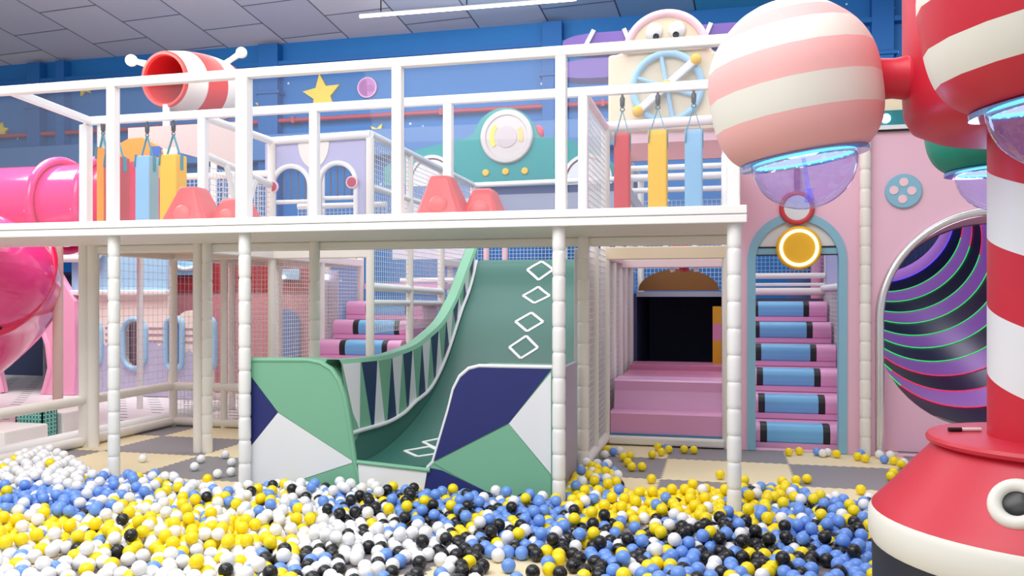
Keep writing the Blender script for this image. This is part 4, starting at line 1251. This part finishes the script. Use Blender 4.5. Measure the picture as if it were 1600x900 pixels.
part('bolt', mb, BLACK, fl, kind='stuff')
v = at_y(107, 640, 7.75); part('support_post', MB().cyl((v.x, 7.6, 0), (v.x, 7.6, 1.95), .052), mat('post_peach', (238, 206, 198), .5), ts)
for q in (path[-2],):
    part('support_post', MB().cyl((q.x, q.y, 0), (q.x, q.y, q.z - .45), .05), PINKR, ts)
part('support_post', MB().cyl((-8.7, TYY, 0), (-8.7, TYY, TZ - .44), .05), PINKR, ts)
# orange gate behind the tube end
og = thing('orange_gate', at_y(205, 345, 8.5), 'orange arched gate board with a blue corner behind the pink tube end', 'gate board')
Po = lambda a_, b_: (at_y(a_, b_, 8.5).x, at_y(a_, b_, 8.5).z)
xa, xb = Po(158, 300)[0], Po(251, 300)[0]
mb = MB().extr([[(xa, 1.88), (xb, 1.88), (xb, Po(251, 236)[1]), (Po(243, 229)[0], Po(243, 226)[1]), (Po(222, 214)[0], Po(222, 215)[1]), (Po(200, 214)[0], Po(200, 217)[1]), (xa, Po(158, 240)[1])]], XZ(0), 8.5, 8.55); part('board', mb, ORANGE, og)
x_, z_ = Po(246, 238); part('blue_corner', MB().extr([rrect(x_ - .09, x_ + .05, z_ - .05, z_ + .07, .03)], XZ(0), 8.485, 8.5), mat('royal_blue', (40, 96, 180), .5), og)
bag(154, 168, 232, ORANGE, 'narrow orange padded bag hanging next to the corner post by the pink tube', G)

# white dashed floor and facade of the play cottage row
mb = MB().box(-12.5, -5.84, 5.6, 12.6, .001, .03).box(-5.84, -4.5, 7.86, 12.6, .001, .03)
solo('dashed_mat', mb, dash_mat(), (-8, 8, 0), 'white floor mat with short black dashes in front of the lilac train facade', 'floor mat')
FY2 = 9.75
Pf = lambda a_, b_, Y=FY2: (at_y(a_, b_, Y).x, at_y(a_, b_, Y).z)
tf = thing('train_facade', ((Pf(112, 600)[0] + Pf(262, 600)[0]) / 2, FY2, 0.03), 'cream, lilac and light blue train-shaped facade with oval blue-framed windows', 'play facade')
xa, xb = Pf(112, 600)[0], Pf(262, 600)[0]
zl, zc_, zt_ = 1.40, .74, 2.30
wins = [(Pf(141, 537)), (Pf(210, 537))]
holes = [stadium(x, z, .155, .315) for x, z in wins]
holes2 = [stadium(x, z, .19, .35) for x, z in wins]
sc_ = [(xa + (xb - xa) * i / 44, .70 + .085 * abs(math.sin(PI * 5.5 * i / 44))) for i in range(45)]
mb = MB()
mb.extr([[(xa, .04), (xb, .04), (xb, zl), (xa, zl)]] + holes, XZ(0), FY2 + .006, FY2 + .08, 0)
part('cream_board', mb, mat('facade_cream', (244, 232, 222), .5), tf)
# lilac lower part, scalloped upper edge
mb = MB()
def clip_front(loop, holes_, m): mb.extr([loop] + holes_, XZ(0), FY2, FY2 + .0065, m)
low = [(xa, .04), (xb, .04)] + sc_[::-1]
xs_mid = (wins[0][0] + wins[1][0]) / 2
def lowpoly():
    """scalloped lilac field, cut around the window frames"""
    top = []
    for x, z in sc_:
        zz = z
        for wx, wz in wins:
            if abs(x - wx) < .192:
                zz = min(zz, wz - .35 + .19 - math.sqrt(max(0, .192 ** 2 - (x - wx) ** 2)))
        top.append((x, zz))
    return [(xa, .04), (xb, .04)] + top[::-1]
mb.extr([lowpoly()], XZ(0), FY2, FY2 + .0065, 0)
part('lilac_board', mb, LILACF, tf)
part('blue_board', MB().extr([[(xa, zl + .02), (xb, zl + .02), (xb, zt_), (xa, zt_)], rrect(Pf(88, 400)[0], Pf(160, 400)[0], Pf(100, 398)[1], 2.2, .12) if False else stadium(Pf(150, 380)[0], 1.98, .09, .12)], XZ(0), FY2, FY2 + .08), BLUEL, tf)
part('white_ledge', MB().box(xa - .02, xb + .02, FY2 - .08, FY2 + .04, zl - .02, zl + .05), WHITE, tf, .015)
for (x, z), h_ in zip(wins, holes):
    lp_ = stadium(x, z, .172, .332)
    part('window_frame', MB().tube([(a_, FY2 - .005, b_) for a_, b_ in lp_], .036, 10, closed=True), BLUEL, tf)
    part('window_net', MB().net((x - .155, FY2 + .05, z - .315), (.31, 0, 0), (0, 0, .63), .04, .0025), mat('net_plum', (120, 100, 116), .8), tf)
mb = MB()
for x0_ in (wins[0][0] - .34, xs_mid - .11, wins[1][0] + .22):
    mb = MB()
    for k in range(3): mb.box(x0_, x0_ + (.24 if x0_ > wins[1][0] else .2), FY2 - .002, FY2 + .004, .76 + .085 * k, .785 + .085 * k)
    part('stripe_mark', mb, mat('mauve_line', (176, 148, 168), .5), tf)
part('back_room', MB().box(Pf(134, 600)[0], xb, FY2 + .9, FY2 + .95, .04, 2.3), mat('room_mauve', (190, 160, 170), .6), tf)
for px0, px1, ztop_ in ((78, 168, 1.79),):
    x0_, x1_ = Pf(px0, 400)[0], Pf(px1, 400)[0]
    lp_ = rrect(x0_ + .04, x1_ - .04, Pf(120, 404, FY2 - .1)[1], 2.6, .12)
    part('white_window', MB().tube([(a_, FY2 - .1, b_) for a_, b_ in lp_], .05, 10, closed=True), WHITE, tf)
    part('window_pane', MB().extr([lp_], XZ(0), FY2 - .06, FY2 - .05), mat('pane_mauve', (206, 196, 210), .3), tf)
# smaller arched facade
af = thing('arch_facade', (Pf(297, 600, 9.6)[0], 9.6, .03), 'small cream and lilac arched facade with blue oval windows before the dark red wall', 'play facade')
xa, xb = Pf(263, 600, 9.6)[0], Pf(331, 600, 9.6)[0]
za_ = Pf(297, 485, 9.6)[1]
wx1, wx2 = Pf(273, 537, 9.6), Pf(324, 537, 9.6)
outl = [(xa, .04)] + [(xa + (xb - xa) * (.5 - .5 * math.cos(PI * i / 24)), .35 + (za_ - .35) * math.sin(PI * i / 24) ** .6) for i in range(25)] + [(xb, .04)]
part('board', MB().extr([outl], XZ(0), 9.6, 9.66), mat('facade_cream', (244, 232, 222), .5), af)
part('lilac_base', MB().extr([[(xa + .01, .04), (xb - .01, .04), (xb - .03, .55), (xa + (xb - xa) * .62, .60), (xa + (xb - xa) * .5, .68), (xa + (xb - xa) * .3, .6), (xa + .03, .55)]], XZ(0), 9.592, 9.6), LILACF, af)
for x, z in (wx1, wx2):
    part('window_frame', MB().tube([(a_, 9.585, b_) for a_, b_ in stadium(x, z, .12, .34)], .036, 10, closed=True), BLUEL, af)
    part('window_pane', MB().extr([stadium(x, z, .11, .33)], XZ(0), 9.588, 9.592), mat('pane_blue', (70, 130, 180), .3), af)
mb = MB()
for k in range(3): mb.box((xa + xb) / 2 - .12, (xa + xb) / 2 + .12, 9.594, 9.6, .76 + .085 * k, .785 + .085 * k)
part('stripe_mark', mb, mat('mauve_line', (176, 148, 168), .5), af)
# dark red and pink shed behind
rs = thing('red_shed', (Pf(370, 600, 10.4)[0], 10.4, 0), 'dusty pink shed wall with dark red band and blue arched door behind the nets', 'play shed')
xa, xb = Pf(255, 600, 10.4)[0], Pf(500, 600, 10.4)[0]
part('wall_board', MB().box(xa, xb, 10.4, 10.5, 0, 1.43), BROWNP, rs)
part('red_band', MB().box(xa, xb, 10.38, 10.5, 1.43, 1.86), DRED, rs)
x0_, x1_ = Pf(428, 500, 10.37)[0], Pf(468, 500, 10.37)[0]
part('arched_door', MB().extr([arch(x0_, x1_, .01, Pf(448, 484, 10.37)[1])], XZ(0), 10.34, 10.4), mat('door_blue', (66, 116, 180), .5), rs)
p0_, p1_ = Pf(427, 437, 10.36), Pf(468, 420, 10.36)
part('sign', MB().extr([rrect(p0_[0], p1_[0], p0_[1], p1_[1], .03)], XZ(0), 10.34, 10.38), BLUEL, rs)
p2_ = Pf(444, 433, 10.36)
part('sign_lamp', MB().sphere((p2_[0], 10.33, p2_[1]), .03, 12, 8), emission('sign_bulb', (255, 255, 255), 5.0), rs)
p0_, p1_ = Pf(262, 430, 10.36), Pf(331, 400, 10.36)
part('blue_board', MB().box(p0_[0], p1_[0], 10.34, 10.38, p0_[1], p1_[1] + .3), BLUEL, rs)
part('white_hoop', MB().tube([((p0_[0] + p1_[0]) / 2 - .03 + .21 * math.cos(a_), 10.32, p0_[1] + .22 + .14 * math.sin(a_)) for a_ in [PI + PI * i / 16 for i in range(17)]], .03, 8), WHITE, rs)
# lilac locker behind the staircase net
lk = thing('lilac_booth', (Pf(513, 600, 10.2)[0], 10.2, 0), 'lilac booth panel with a slim white lamp, seen through the staircase net', 'play booth')
x0_, x1_ = Pf(499, 500, 10.2)[0], Pf(527, 500, 10.2)[0]
part('panel', MB().box(x0_, x1_, 10.2, 10.26, 0, 1.70), LILAC, lk, .01)
p2_ = Pf(510, 450, 10.18)
part('lamp_rod', MB().cyl((p2_[0], 10.17, .95), (p2_[0], 10.17, 1.58), .016, 10), PANELW, lk)
part('lamp_globe', MB().sphere((p2_[0], 10.17, 1.62), .035, 14, 8), bpy.data.materials['sign_bulb'], lk)
# pink arched playhouse
ph_ = thing('pink_playhouse', (Pf(50, 600)[0], FY2 - .1, .03), 'glossy pink playhouse front with a dark arched doorway under the tube slide', 'playhouse')
xa, xb = Pf(-90, 600)[0], Pf(128, 600)[0]
d0, d1 = Pf(9, 600)[0], Pf(87, 600)[0]
dm = (d0 + d1) / 2
door = [(d0 + .06, .04), (d0 - .02, .35), (d0 + .02, .7), (d0 + .12, .95), (dm, 1.12), (d1 - .12, .95), (d1 - .02, .7), (d1 + .02, .4), (d1 - .06, .12), (d1 - .1, .04)]
mb = MB().extr([[(xa, .035), (d0 + .05, .035), (d0 + .05, .036)] + [(x, z) for x, z in door] + [(d1 - .1, .035), (xb - .03, .035), (xb, .5), (xb - .02, 1.3), (xb - .3, 1.7), (xa, 1.75)]], XZ(0), FY2 - .12, FY2 - .015)
part('front', mb, mat('playhouse_pink', (246, 172, 204), .3), ph_)
part('door_edge', MB().tube([(x, FY2 - .12, z) for x, z in door], .035, 8), mat('playhouse_pink', (246, 172, 204), .3), ph_)
part('dark_room', MB().box(-16, xb + .1, FY2 + 2.2, FY2 + 2.25, 0.03, 1.7).box(xb - .06, xb - .04, FY2 + .1, FY2 + 2.2, .03, 1.7).box(xa, xb - .06, FY2 + .1, FY2 + 2.2, 1.66, 1.7), DARK, ph_)  # navy boards paint in the darkness of the unlit interior
v = Pf(72, 600, FY2 + 1.2); part('post', MB().cyl((v[0], FY2 + 1.2, .03), (v[0], FY2 + 1.2, 1.66), .04), mat('post_grey', (180, 180, 186), .5), ph_)
# teal net bin and white steps
nb_c = at_z(57, 684, .03)
nbn = thing('net_bin', (nb_c.x, nb_c.y, .03), 'square teal net bin on the white dashed mat at far left', 'net bin')
hw = 24 / F * proj(nb_c)[2]; 
for (ox, oy, ux, uy) in ((-1, -1, 1, 0), (1, -1, 0, 1), (-1, 1, 1, 0), (-1, -1, 0, 1)):
    part('net_side', MB().net((nb_c.x + ox * hw, nb_c.y + oy * hw * .6, .03), (ux * 2 * hw, uy * 2 * hw * .6, 0), (0, 0, .30), .036, .005), mat('net_mint', (150, 214, 204), .7), nbn)
part('liner', MB().box(nb_c.x - hw * .95, nb_c.x + hw * .95, nb_c.y - hw * .55, nb_c.y + hw * .55, .035, .32), mat('liner_teal', (60, 140, 134), .6), nbn)
for (px, py), (w1, dd_, h1), lb in (((6, 694), (.5, .5, .16), 'low white foam block on the dashed mat at the far left edge'), ((100, 676), (.24, .3, .22), 'white foam block with a black dot beside the teal net bin')):
    v = at_z(px, py, .03)
    t = thing('foam_block', (v.x, v.y, .03), lb, 'foam block')
    part('body', MB().box(v.x - w1 / 2, v.x + w1 / 2, v.y - dd_ / 2, v.y + dd_ / 2, .03, .03 + h1), mat('foam_white', (240, 234, 232), .5), t, .015)
    part('dot', MB().lathe([(0, 0), (.02, 0), (0, .004)], (v.x - w1 * .3, v.y - dd_ / 2, .03 + h1 * .6), 12, 0, (0, -1, 0)), BLACK if px > 50 else YEL, t)

# ================================================================== BALL PIT
BRAD = .036
def ball_mat(name, rgb, speck=None):
    m, nt, b, N, L = nodes(name)
    b.inputs['Base Color'].default_value = (*lin(rgb), 1); b.inputs['Roughness'].default_value = .28
    b.inputs['Specular IOR Level'].default_value = .5
    if speck:
        tc = N('ShaderNodeTexCoord'); v = N('ShaderNodeTexVoronoi'); v.inputs['Scale'].default_value = 62
        L(tc.outputs['Object'], v.inputs['Vector'])
        d = M_(N, L, 'LESS_THAN', v.outputs['Distance'], .17)
        mx = N('ShaderNodeMix'); mx.data_type = 'RGBA'; L(d, mx.inputs[0])
        mx.inputs[6].default_value = (*lin(rgb), 1); mx.inputs[7].default_value = (*lin(speck), 1)
        L(mx.outputs[2], b.inputs['Base Color'])
    return m
BM = [ball_mat('ball_white', (240, 240, 242)), ball_mat('ball_yellow', (250, 222, 16)), ball_mat('ball_blue', (112, 156, 234)), ball_mat('ball_black', (26, 26, 30), (120, 118, 120))]
CN = ['white', 'yellow', 'blue', 'black']
# colour fields: (px, py, spread, white, yellow, blue, black)
ZONES = [
 (60, 735, 60, .97, .03, 0, 0), (60, 775, 42, .10, .10, .80, 0), (130, 790, 40, .22, .10, .66, .02),
 (20, 835, 42, .25, .75, 0, 0), (100, 835, 45, .45, .50, .04, .01), (60, 875, 45, .82, .14, .04, 0),
 (200, 765, 40, .42, .08, .50, 0), (300, 765, 40, .62, .08, .30, 0), (210, 800, 45, .58, .34, .04, .04), (290, 800, 45, .48, .34, .12, .06),
 (180, 845, 45, .36, .56, .04, .04), (280, 845, 50, .30, .58, .08, .04), (390, 840, 40, .22, .74, .03, .01), (240, 885, 45, .68, .22, .07, .03),
 (390, 795, 40, .55, .28, .08, .09), (460, 775, 35, .62, .16, .10, .12), (460, 815, 45, .84, .12, .02, .02), (540, 830, 40, .90, .04, .01, .05),
 (370, 885, 35, .55, .20, .05, .20), (450, 885, 40, .36, .24, .08, .32), (560, 860, 40, .70, .12, .04, .14), (530, 885, 40, .38, .14, .10, .38),
 (530, 770, 40, .55, .08, .27, .10), (570, 790, 40, .16, .24, .30, .30), (640, 785, 40, .12, .22, .44, .22), (690, 770, 35, .36, .14, .40, .10),
 (600, 815, 35, .38, .20, .08, .34), (680, 812, 40, .14, .16, .14, .56), (740, 805, 40, .12, .18, .48, .22), (740, 840, 40, .28, .12, .08, .52),
 (640, 840, 40, .82, .06, .02, .10), (640, 875, 40, .24, .04, .12, .60), (740, 875, 40, .28, .02, .20, .50), (800, 775, 35, .50, .16, .30, .04),
 (820, 800, 40, .08, .16, .70, .06), (860, 825, 45, .14, .06, .72, .08), (910, 810, 38, .10, .70, .14, .06), (900, 780, 32, .42, .36, .20, .02),
 (830, 850, 40, .22, .10, .28, .40), (900, 860, 42, .06, .08, .26, .60), (860, 885, 42, .04, .18, .14, .64), (970, 795, 34, .20, .70, .10, 0),
 (960, 835, 40, .14, .10, .38, .38), (970, 870, 45, .06, .18, .34, .42), (930, 745, 45, .26, .64, .10, 0), (960, 770, 30, .30, .40, .28, .02),
 (1050, 775, 45, .05, .90, .04, .01), (1110, 790, 45, .10, .78, .10, .02), (1180, 785, 40, .14, .46, .38, .02), (1080, 835, 42, .14, .18, .16, .52),
 (1050, 865, 42, .08, .14, .50, .28), (1150, 840, 42, .12, .14, .36, .38), (1140, 875, 45, .06, .14, .46, .34), (1230, 790, 40, .14, .30, .54, .02),
 (1260, 815, 42, .10, .34, .44, .12), (1230, 850, 42, .06, .14, .46, .34), (1320, 800, 36, .10, .18, .58, .14), (1320, 845, 42, .06, .20, .52, .22),
 (1290, 875, 42, .02, .16, .44, .38),
]
def colour_at(px, py):
    w = [0, 0, 0, 0]
    for zx, zy, sp_, *cw in ZONES:
        g = math.exp(-(((px - zx) / sp_) ** 2 + ((py - zy) / (sp_ * .42)) ** 2))
        for k in range(4): w[k] += g * cw[k]
    s_ = sum(w)
    if s_ <= 1e-12: return 0
    r = rnd.random() * s_
    for k in range(4):
        r -= w[k]
        if r <= 0: return k
    return 0
UPPER = [(-200, 715), (0, 705), (60, 704), (110, 716), (150, 738), (185, 742), (260, 748), (320, 762), (380, 768), (440, 752), (560, 752), (660, 764), (760, 770), (868, 772), (885, 752), (905, 730), (925, 722), (948, 724), (962, 745), (975, 765), (1030, 770), (1060, 764), (1130, 768), (1180, 766), (1235, 758), (1260, 778), (1300, 784), (1365, 790), (1500, 800)]
def upper(px):
    for (x0, y0), (x1, y1) in zip(UPPER[:-1], UPPER[1:]):
        if x0 <= px <= x1: return y0 + (y1 - y0) * (px - x0) / (x1 - x0)
    return 800
def noise(x, y):
    return math.sin(x * 2.1 + 1.3 * math.sin(y * 1.7 + .5)) * math.cos(y * 2.6 + .8 * math.sin(x * 1.9))
SINGLES = [(223, 716, 0), (314, 717, 0), (304, 729, 0), (340, 740, 0), (361, 737, 0), (352, 710, 0), (362, 722, 0), (324, 748, 1), (270, 744, 0), (255, 744, 0), (240, 744, 0),
 (1018, 748, 1), (1003, 729, 1), (987, 729, 1), (981, 722, 1), (949, 702, 1), (958, 706, 2), (945, 710, 0), (984, 712, 1), (974, 714, 1), (968, 704, 0),
 (1019, 710, 1), (1033, 706, 1), (1045, 702, 1), (1042, 699, 2), (1028, 698, 1), (1069, 702, 1), (1084, 703, 1), (1134, 742, 1), (1163, 750, 1), (1185, 764, 1), (1201, 764, 1), (1215, 764, 1), (1222, 752, 1),
 (1244, 750, 1), (1261, 748, 1), (1232, 766, 1), (1248, 703, 1), (1237, 703, 1), (1262, 705, 2), (1279, 706, 0), (1292, 706, 0), (1307, 709, 1), (1340, 713, 1), (1352, 716, 1), (1366, 717, 2), (1381, 719, 1), (1340, 703, 2), (1357, 707, 0), (1372, 706, 0), (1396, 722, 0), (1408, 725, 1),
 (1392, 744, 1), (1396, 738, 1), (1345, 765, 1), (1358, 778, 0), (1306, 775, 0), (1294, 780, 0), (1330, 793, 2), (1346, 795, 2), (1357, 785, 3), (866, 768, 3), (1039, 799, 3)]
POSTS_XY = [(x, y) for x in GX for y in (YF, YB)]
def blocked(x, y):
    if (x - axp.x) ** 2 + (y - axp.y) ** 2 < (.64 + BRAD) ** 2: return True
    for a_, b_ in POSTS_XY:
        if (x - a_) ** 2 + (y - b_) ** 2 < (.052 + BRAD) ** 2: return True
    if -3.36 < x < -1.03 and y > YS - BRAD - .014: return True
    if y > 5.3 and -5.75 - BRAD - .07 < x < -5.60 + .08: return True
    if x < -5.5 and abs(y - 5.45) < .09: return True
    if y > 7.66 - BRAD: return True
    return False
balls = []     # (x, y, z, colour)
for px, py, cidx in SINGLES:
    v = at_z(px, py, BRAD)
    y_ = min(v.y, 7.62)
    if blocked(v.x, y_):
        dd = [(v.x + .02 * i, y_ - .02 * j) for j in range(6) for i in (-2, -1, 0, 1, 2) if not blocked(v.x + .02 * i, y_ - .02 * j)]
        if not dd: continue
        v.x, y_ = dd[0]
    if any((b_[0] - v.x) ** 2 + (b_[1] - y_) ** 2 < (2 * BRAD) ** 2 for b_ in balls):
        f = False
        for k in range(24):
            xx, yy = v.x + .075 * math.cos(k), y_ - abs(.075 * math.sin(k))
            if not blocked(xx, yy) and not any((b_[0] - xx) ** 2 + (b_[1] - yy) ** 2 < (2 * BRAD) ** 2 for b_ in balls):
                v.x, y_, f = xx, yy, True; break
        if not f: continue
    balls.append((v.x, y_, BRAD, cidx))
sing = list(balls)
import numpy as np
PITCH = .0765
row = 0; y = 3.3
cand = []
while y < 7.3:
    x = -6.2 + (PITCH / 2 if row % 2 else 0)
    while x < 1.9:
        jx, jy = x + rnd.uniform(-.03, .03), y + rnd.uniform(-.03, .03)
        px, py, d = proj((jx, jy, BRAD))
        if -70 < px < 1500 and py < 945:
            up_ = upper(px)
            keep = py > up_
            nz = noise(jx * 1.6, jy * 1.6)
            if py > 858:            # bare patches of mat towards the near edge
                pr = .80 - (py - 858) / 75 * .42 + nz * .35
                if px > 930: pr += .12
                if px < 500: pr += .10
                keep = keep and rnd.random() < pr
            elif py < up_ + 9:
                keep = keep and rnd.random() < .62
            for (gx, gy, gr) in ((1000, 818, 26), (985, 835, 22), (1350, 770, 20), (800, 885, 34), (200, 880, 25), (1030, 825, 16), (1290, 890, 22)):
                if ((px - gx) / gr) ** 2 + ((py - gy) / (gr * .55)) ** 2 < 1: keep = keep and rnd.random() < .12
            if keep: cand.append((jx, jy))
        x += PITCH
    y += PITCH * .866; row += 1
P = np.array([(b_[0], b_[1]) for b_ in sing] + cand); NS = len(sing)
D2 = 2 * BRAD + .0005
for it in range(60):
    order = np.argsort(P[:, 1]); Q = P[order]
    mv = np.zeros_like(Q)
    # neighbours within a sliding window of rows
    k = 1
    while True:
        dy = Q[k:, 1] - Q[:-k, 1]
        if k > 400 or not (dy < D2).any(): break
        df = Q[k:] - Q[:-k]; dist = np.hypot(df[:, 0], df[:, 1]); hit = dist < D2
        if hit.any():
            push = np.zeros_like(df); push[hit] = df[hit] / np.maximum(dist[hit], 1e-6)[:, None] * ((D2 - dist[hit]) * .5)[:, None]
            mv[k:] += push; mv[:-k] -= push
        k += 1
    M = np.zeros_like(P); M[order] = mv; M[:NS] = 0
    P = P + M * .9
first = []
kept = [tuple(p) for p in P[:NS]]
grid = {}
def gkey(x, y): return (int(math.floor(x / .08)), int(math.floor(y / .08)))
def near(x, y, g, w_=1):
    a_, b_ = gkey(x, y)
    return [q for i in range(-w_, w_ + 1) for j in range(-w_, w_ + 1) for q in g.get((a_ + i, b_ + j), [])]
for p in kept: grid.setdefault(gkey(*p), []).append(p)
for x, y in P[NS:]:
    x, y = float(x), float(y)
    if blocked(x, y): continue
    if any((q[0] - x) ** 2 + (q[1] - y) ** 2 < (2 * BRAD - .004) ** 2 for q in near(x, y, grid)): continue
    grid.setdefault(gkey(x, y), []).append((x, y))
    px, py, d = proj((x, y, BRAD)); first.append((x, y, px, py))
    balls.append((x, y, BRAD, colour_at(px, py)))
# upper balls roll down into hollows between the lower ones
def rest(x, y):
    z = BRAD
    for q in near(x, y, grid):
        d2 = (q[0] - x) ** 2 + (q[1] - y) ** 2
        if d2 < 4 * BRAD * BRAD: z = max(z, BRAD + math.sqrt(4 * BRAD * BRAD - d2))
    return z
g2 = {}
rnd.shuffle(first)
for x, y, px, py in first:
    nz = noise(x * 1.1 + 3, y * 1.3)
    pr = .42 + .3 * nz
    if px < 140 and py < 770: pr = .95
    if px < 420 and py < 860: pr += .15
    if 780 < px < 960 and py < 800: pr += .25
    if 890 < px < 965 and py < 765: pr = 1
    if 1030 < px < 1130 and py < 800: pr += .2
    if py > 862: pr *= .35
    if rnd.random() > pr: continue
    x += rnd.uniform(-.03, .03); y += rnd.uniform(-.03, .03)
    z = rest(x, y); st = .012
    for it in range(40):
        best = min(((rest(x + st * math.cos(a_), y + st * math.sin(a_)), a_) for a_ in [k * PI / 4 for k in range(8)]))
        if best[0] < z - 1e-5: z = best[0]; x += st * math.cos(best[1]); y += st * math.sin(best[1])
        else:
            st *= .5
            if st < .0008: break
    if z < BRAD * 1.6 or z > BRAD * 2.75 or blocked(x, y): continue
    if any((q[0] - x) ** 2 + (q[1] - y) ** 2 + (q[2] - z) ** 2 < (2 * BRAD - .003) ** 2 for q in near(x, y, g2)): continue
    g2.setdefault(gkey(x, y), []).append((x, y, z))
    p2 = proj((x, y, z))
    balls.append((x, y, z, colour_at(p2[0], p2[1] + 6)))
# the 300 that show largest are objects of their own, the rest of the pit is one mass
info = []
for b_ in balls:
    px, py, d = proj(b_[:3])
    inside = -10 < px < 1375 and py < 903
    covered = px > 1352 and py > 700 and d > 3.0
    info.append((d if inside and not covered else 99 + d, b_))
info.sort(key=lambda t_: t_[0])
def ball_mesh(name, m):
    mb = MB().sphere((0, 0, 0), BRAD, 20, 12)
    me = mesh_of(name, mb, m)
    return me
BME = [ball_mesh('play_ball_' + CN[k], BM[k]) for k in range(4)]
PLACES = [(430, 'before the left slide block'), (700, 'before the slide mouth'), (1010, 'before the right slide block'), (9999, 'by the red tower')]
for i, (d, b_) in enumerate(info[:300]):
    o = bpy.data.objects.new('play_ball', BME[b_[3]]); COL.objects.link(o)
    o.location = b_[:3]; o.rotation_euler = (rnd.random() * 6, rnd.random() * 6, rnd.random() * 6)
    px = proj(b_[:3])[0]
    pl = [t_ for e_, t_ in PLACES if px < e_][0]
    tag(o, '%s plastic ball at the near edge of the ball pit, %s' % (CN[b_[3]], pl), 'ball', '%s balls at the near edge, %s' % (CN[b_[3]], pl))
def ico(r):
    bm = bmesh.new(); bmesh.ops.create_icosphere(bm, subdivisions=2, radius=r)
    vs = [v.co.copy() for v in bm.verts]; fs = [[v.index for v in f.verts] for f in bm.faces]; bm.free(); return vs, fs
IV, IF = ico(BRAD)
mb = MB()
for d, b_ in info[300:]:
    rt = Matrix.Rotation(rnd.random() * 6, 3, Vector((rnd.random(), rnd.random(), rnd.random() + .1)).normalized())
    c = Vector(b_[:3]); mb.add([c + rt @ v for v in IV], IF, b_[3], True)
me = mesh_of('ball_pit_balls', mb, BM, weld=False)
o = bpy.data.objects.new('ball_pit_balls', me); COL.objects.link(o)
tag(o, 'spread of white, yellow, blue and black plastic balls covering the floor behind the nearest ones', 'balls', None, 'stuff')

# ================================================================== LIGHT AND CAMERA
def area(name, loc, target, sx, sy, power, col=(1, 1, 1)):
    l = bpy.data.lights.new(name, 'AREA'); l.shape = 'RECTANGLE'; l.size = sx; l.size_y = sy; l.energy = power; l.color = col
    o = bpy.data.objects.new(name, l); COL.objects.link(o); o.location = loc
    o.rotation_euler = (Vector(target) - Vector(loc)).to_track_quat('-Z', 'Y').to_euler()
    return o
area('hall_and_fill_light', (-2.8, 2.0, 5.8), (-2.6, 5.0, 0), 8, 3.0, 440, (1, .985, .97))
area('hall_and_fill_light', (-3.0, 8.6, 6.3), (-3.0, 8.6, 0), 13, 3.0, 370, (1, .985, .97))
area('hall_and_fill_light', (-3.0, 12.2, 5.9), (-3.0, 13.5, 0), 14, 1.2, 270, (1, .985, .97))
area('hall_and_fill_light', (-8.0, 7.6, 5.6), (-7.6, 8.9, .6), 3.5, 2.5, 260, (1, .985, .97))  # fill added over the left zone to brighten its facades
area('ceiling_fill', (-5.0, 9.5, 4.6), (-5.0, 11.0, 7), 12, .6, 190, (1, .96, .92))  # added upward fill, brightens the ceiling without any fixture
area('hall_and_fill_light', (-2.6, -1.0, 4.6), (-2.0, 6.0, .8), 5, 2.0, 75, (1, .985, .97))  # front fill added to brighten the slide and its end blocks
w = bpy.data.worlds.new('hall'); SC.world = w; w.use_nodes = True
w.node_tree.nodes['Background'].inputs[0].default_value = (.93, .96, 1.0, 1)
w.node_tree.nodes['Background'].inputs[1].default_value = .56

cam = bpy.data.cameras.new('camera'); co = bpy.data.objects.new('camera', cam); COL.objects.link(co)
co.location = (0, 0, H); co.rotation_euler = (PI / 2, 0, TH)
cam.sensor_width = 36.0; cam.lens = 36.0 * F / 1600; cam.shift_y = (YH - 450) / 1600.0
cam.clip_start = .05; cam.clip_end = 100
SC.camera = co
SC.view_settings.view_transform = 'Standard'; SC.view_settings.look = 'None'
SC.view_settings.gamma = 1.0; SC.view_settings.exposure = -0.08; SC.view_settings.use_curve_mapping = False
SC.cycles.max_bounces = 8; SC.cycles.transparent_max_bounces = 16; SC.cycles.diffuse_bounces = 4
SC.cycles.use_denoising = True
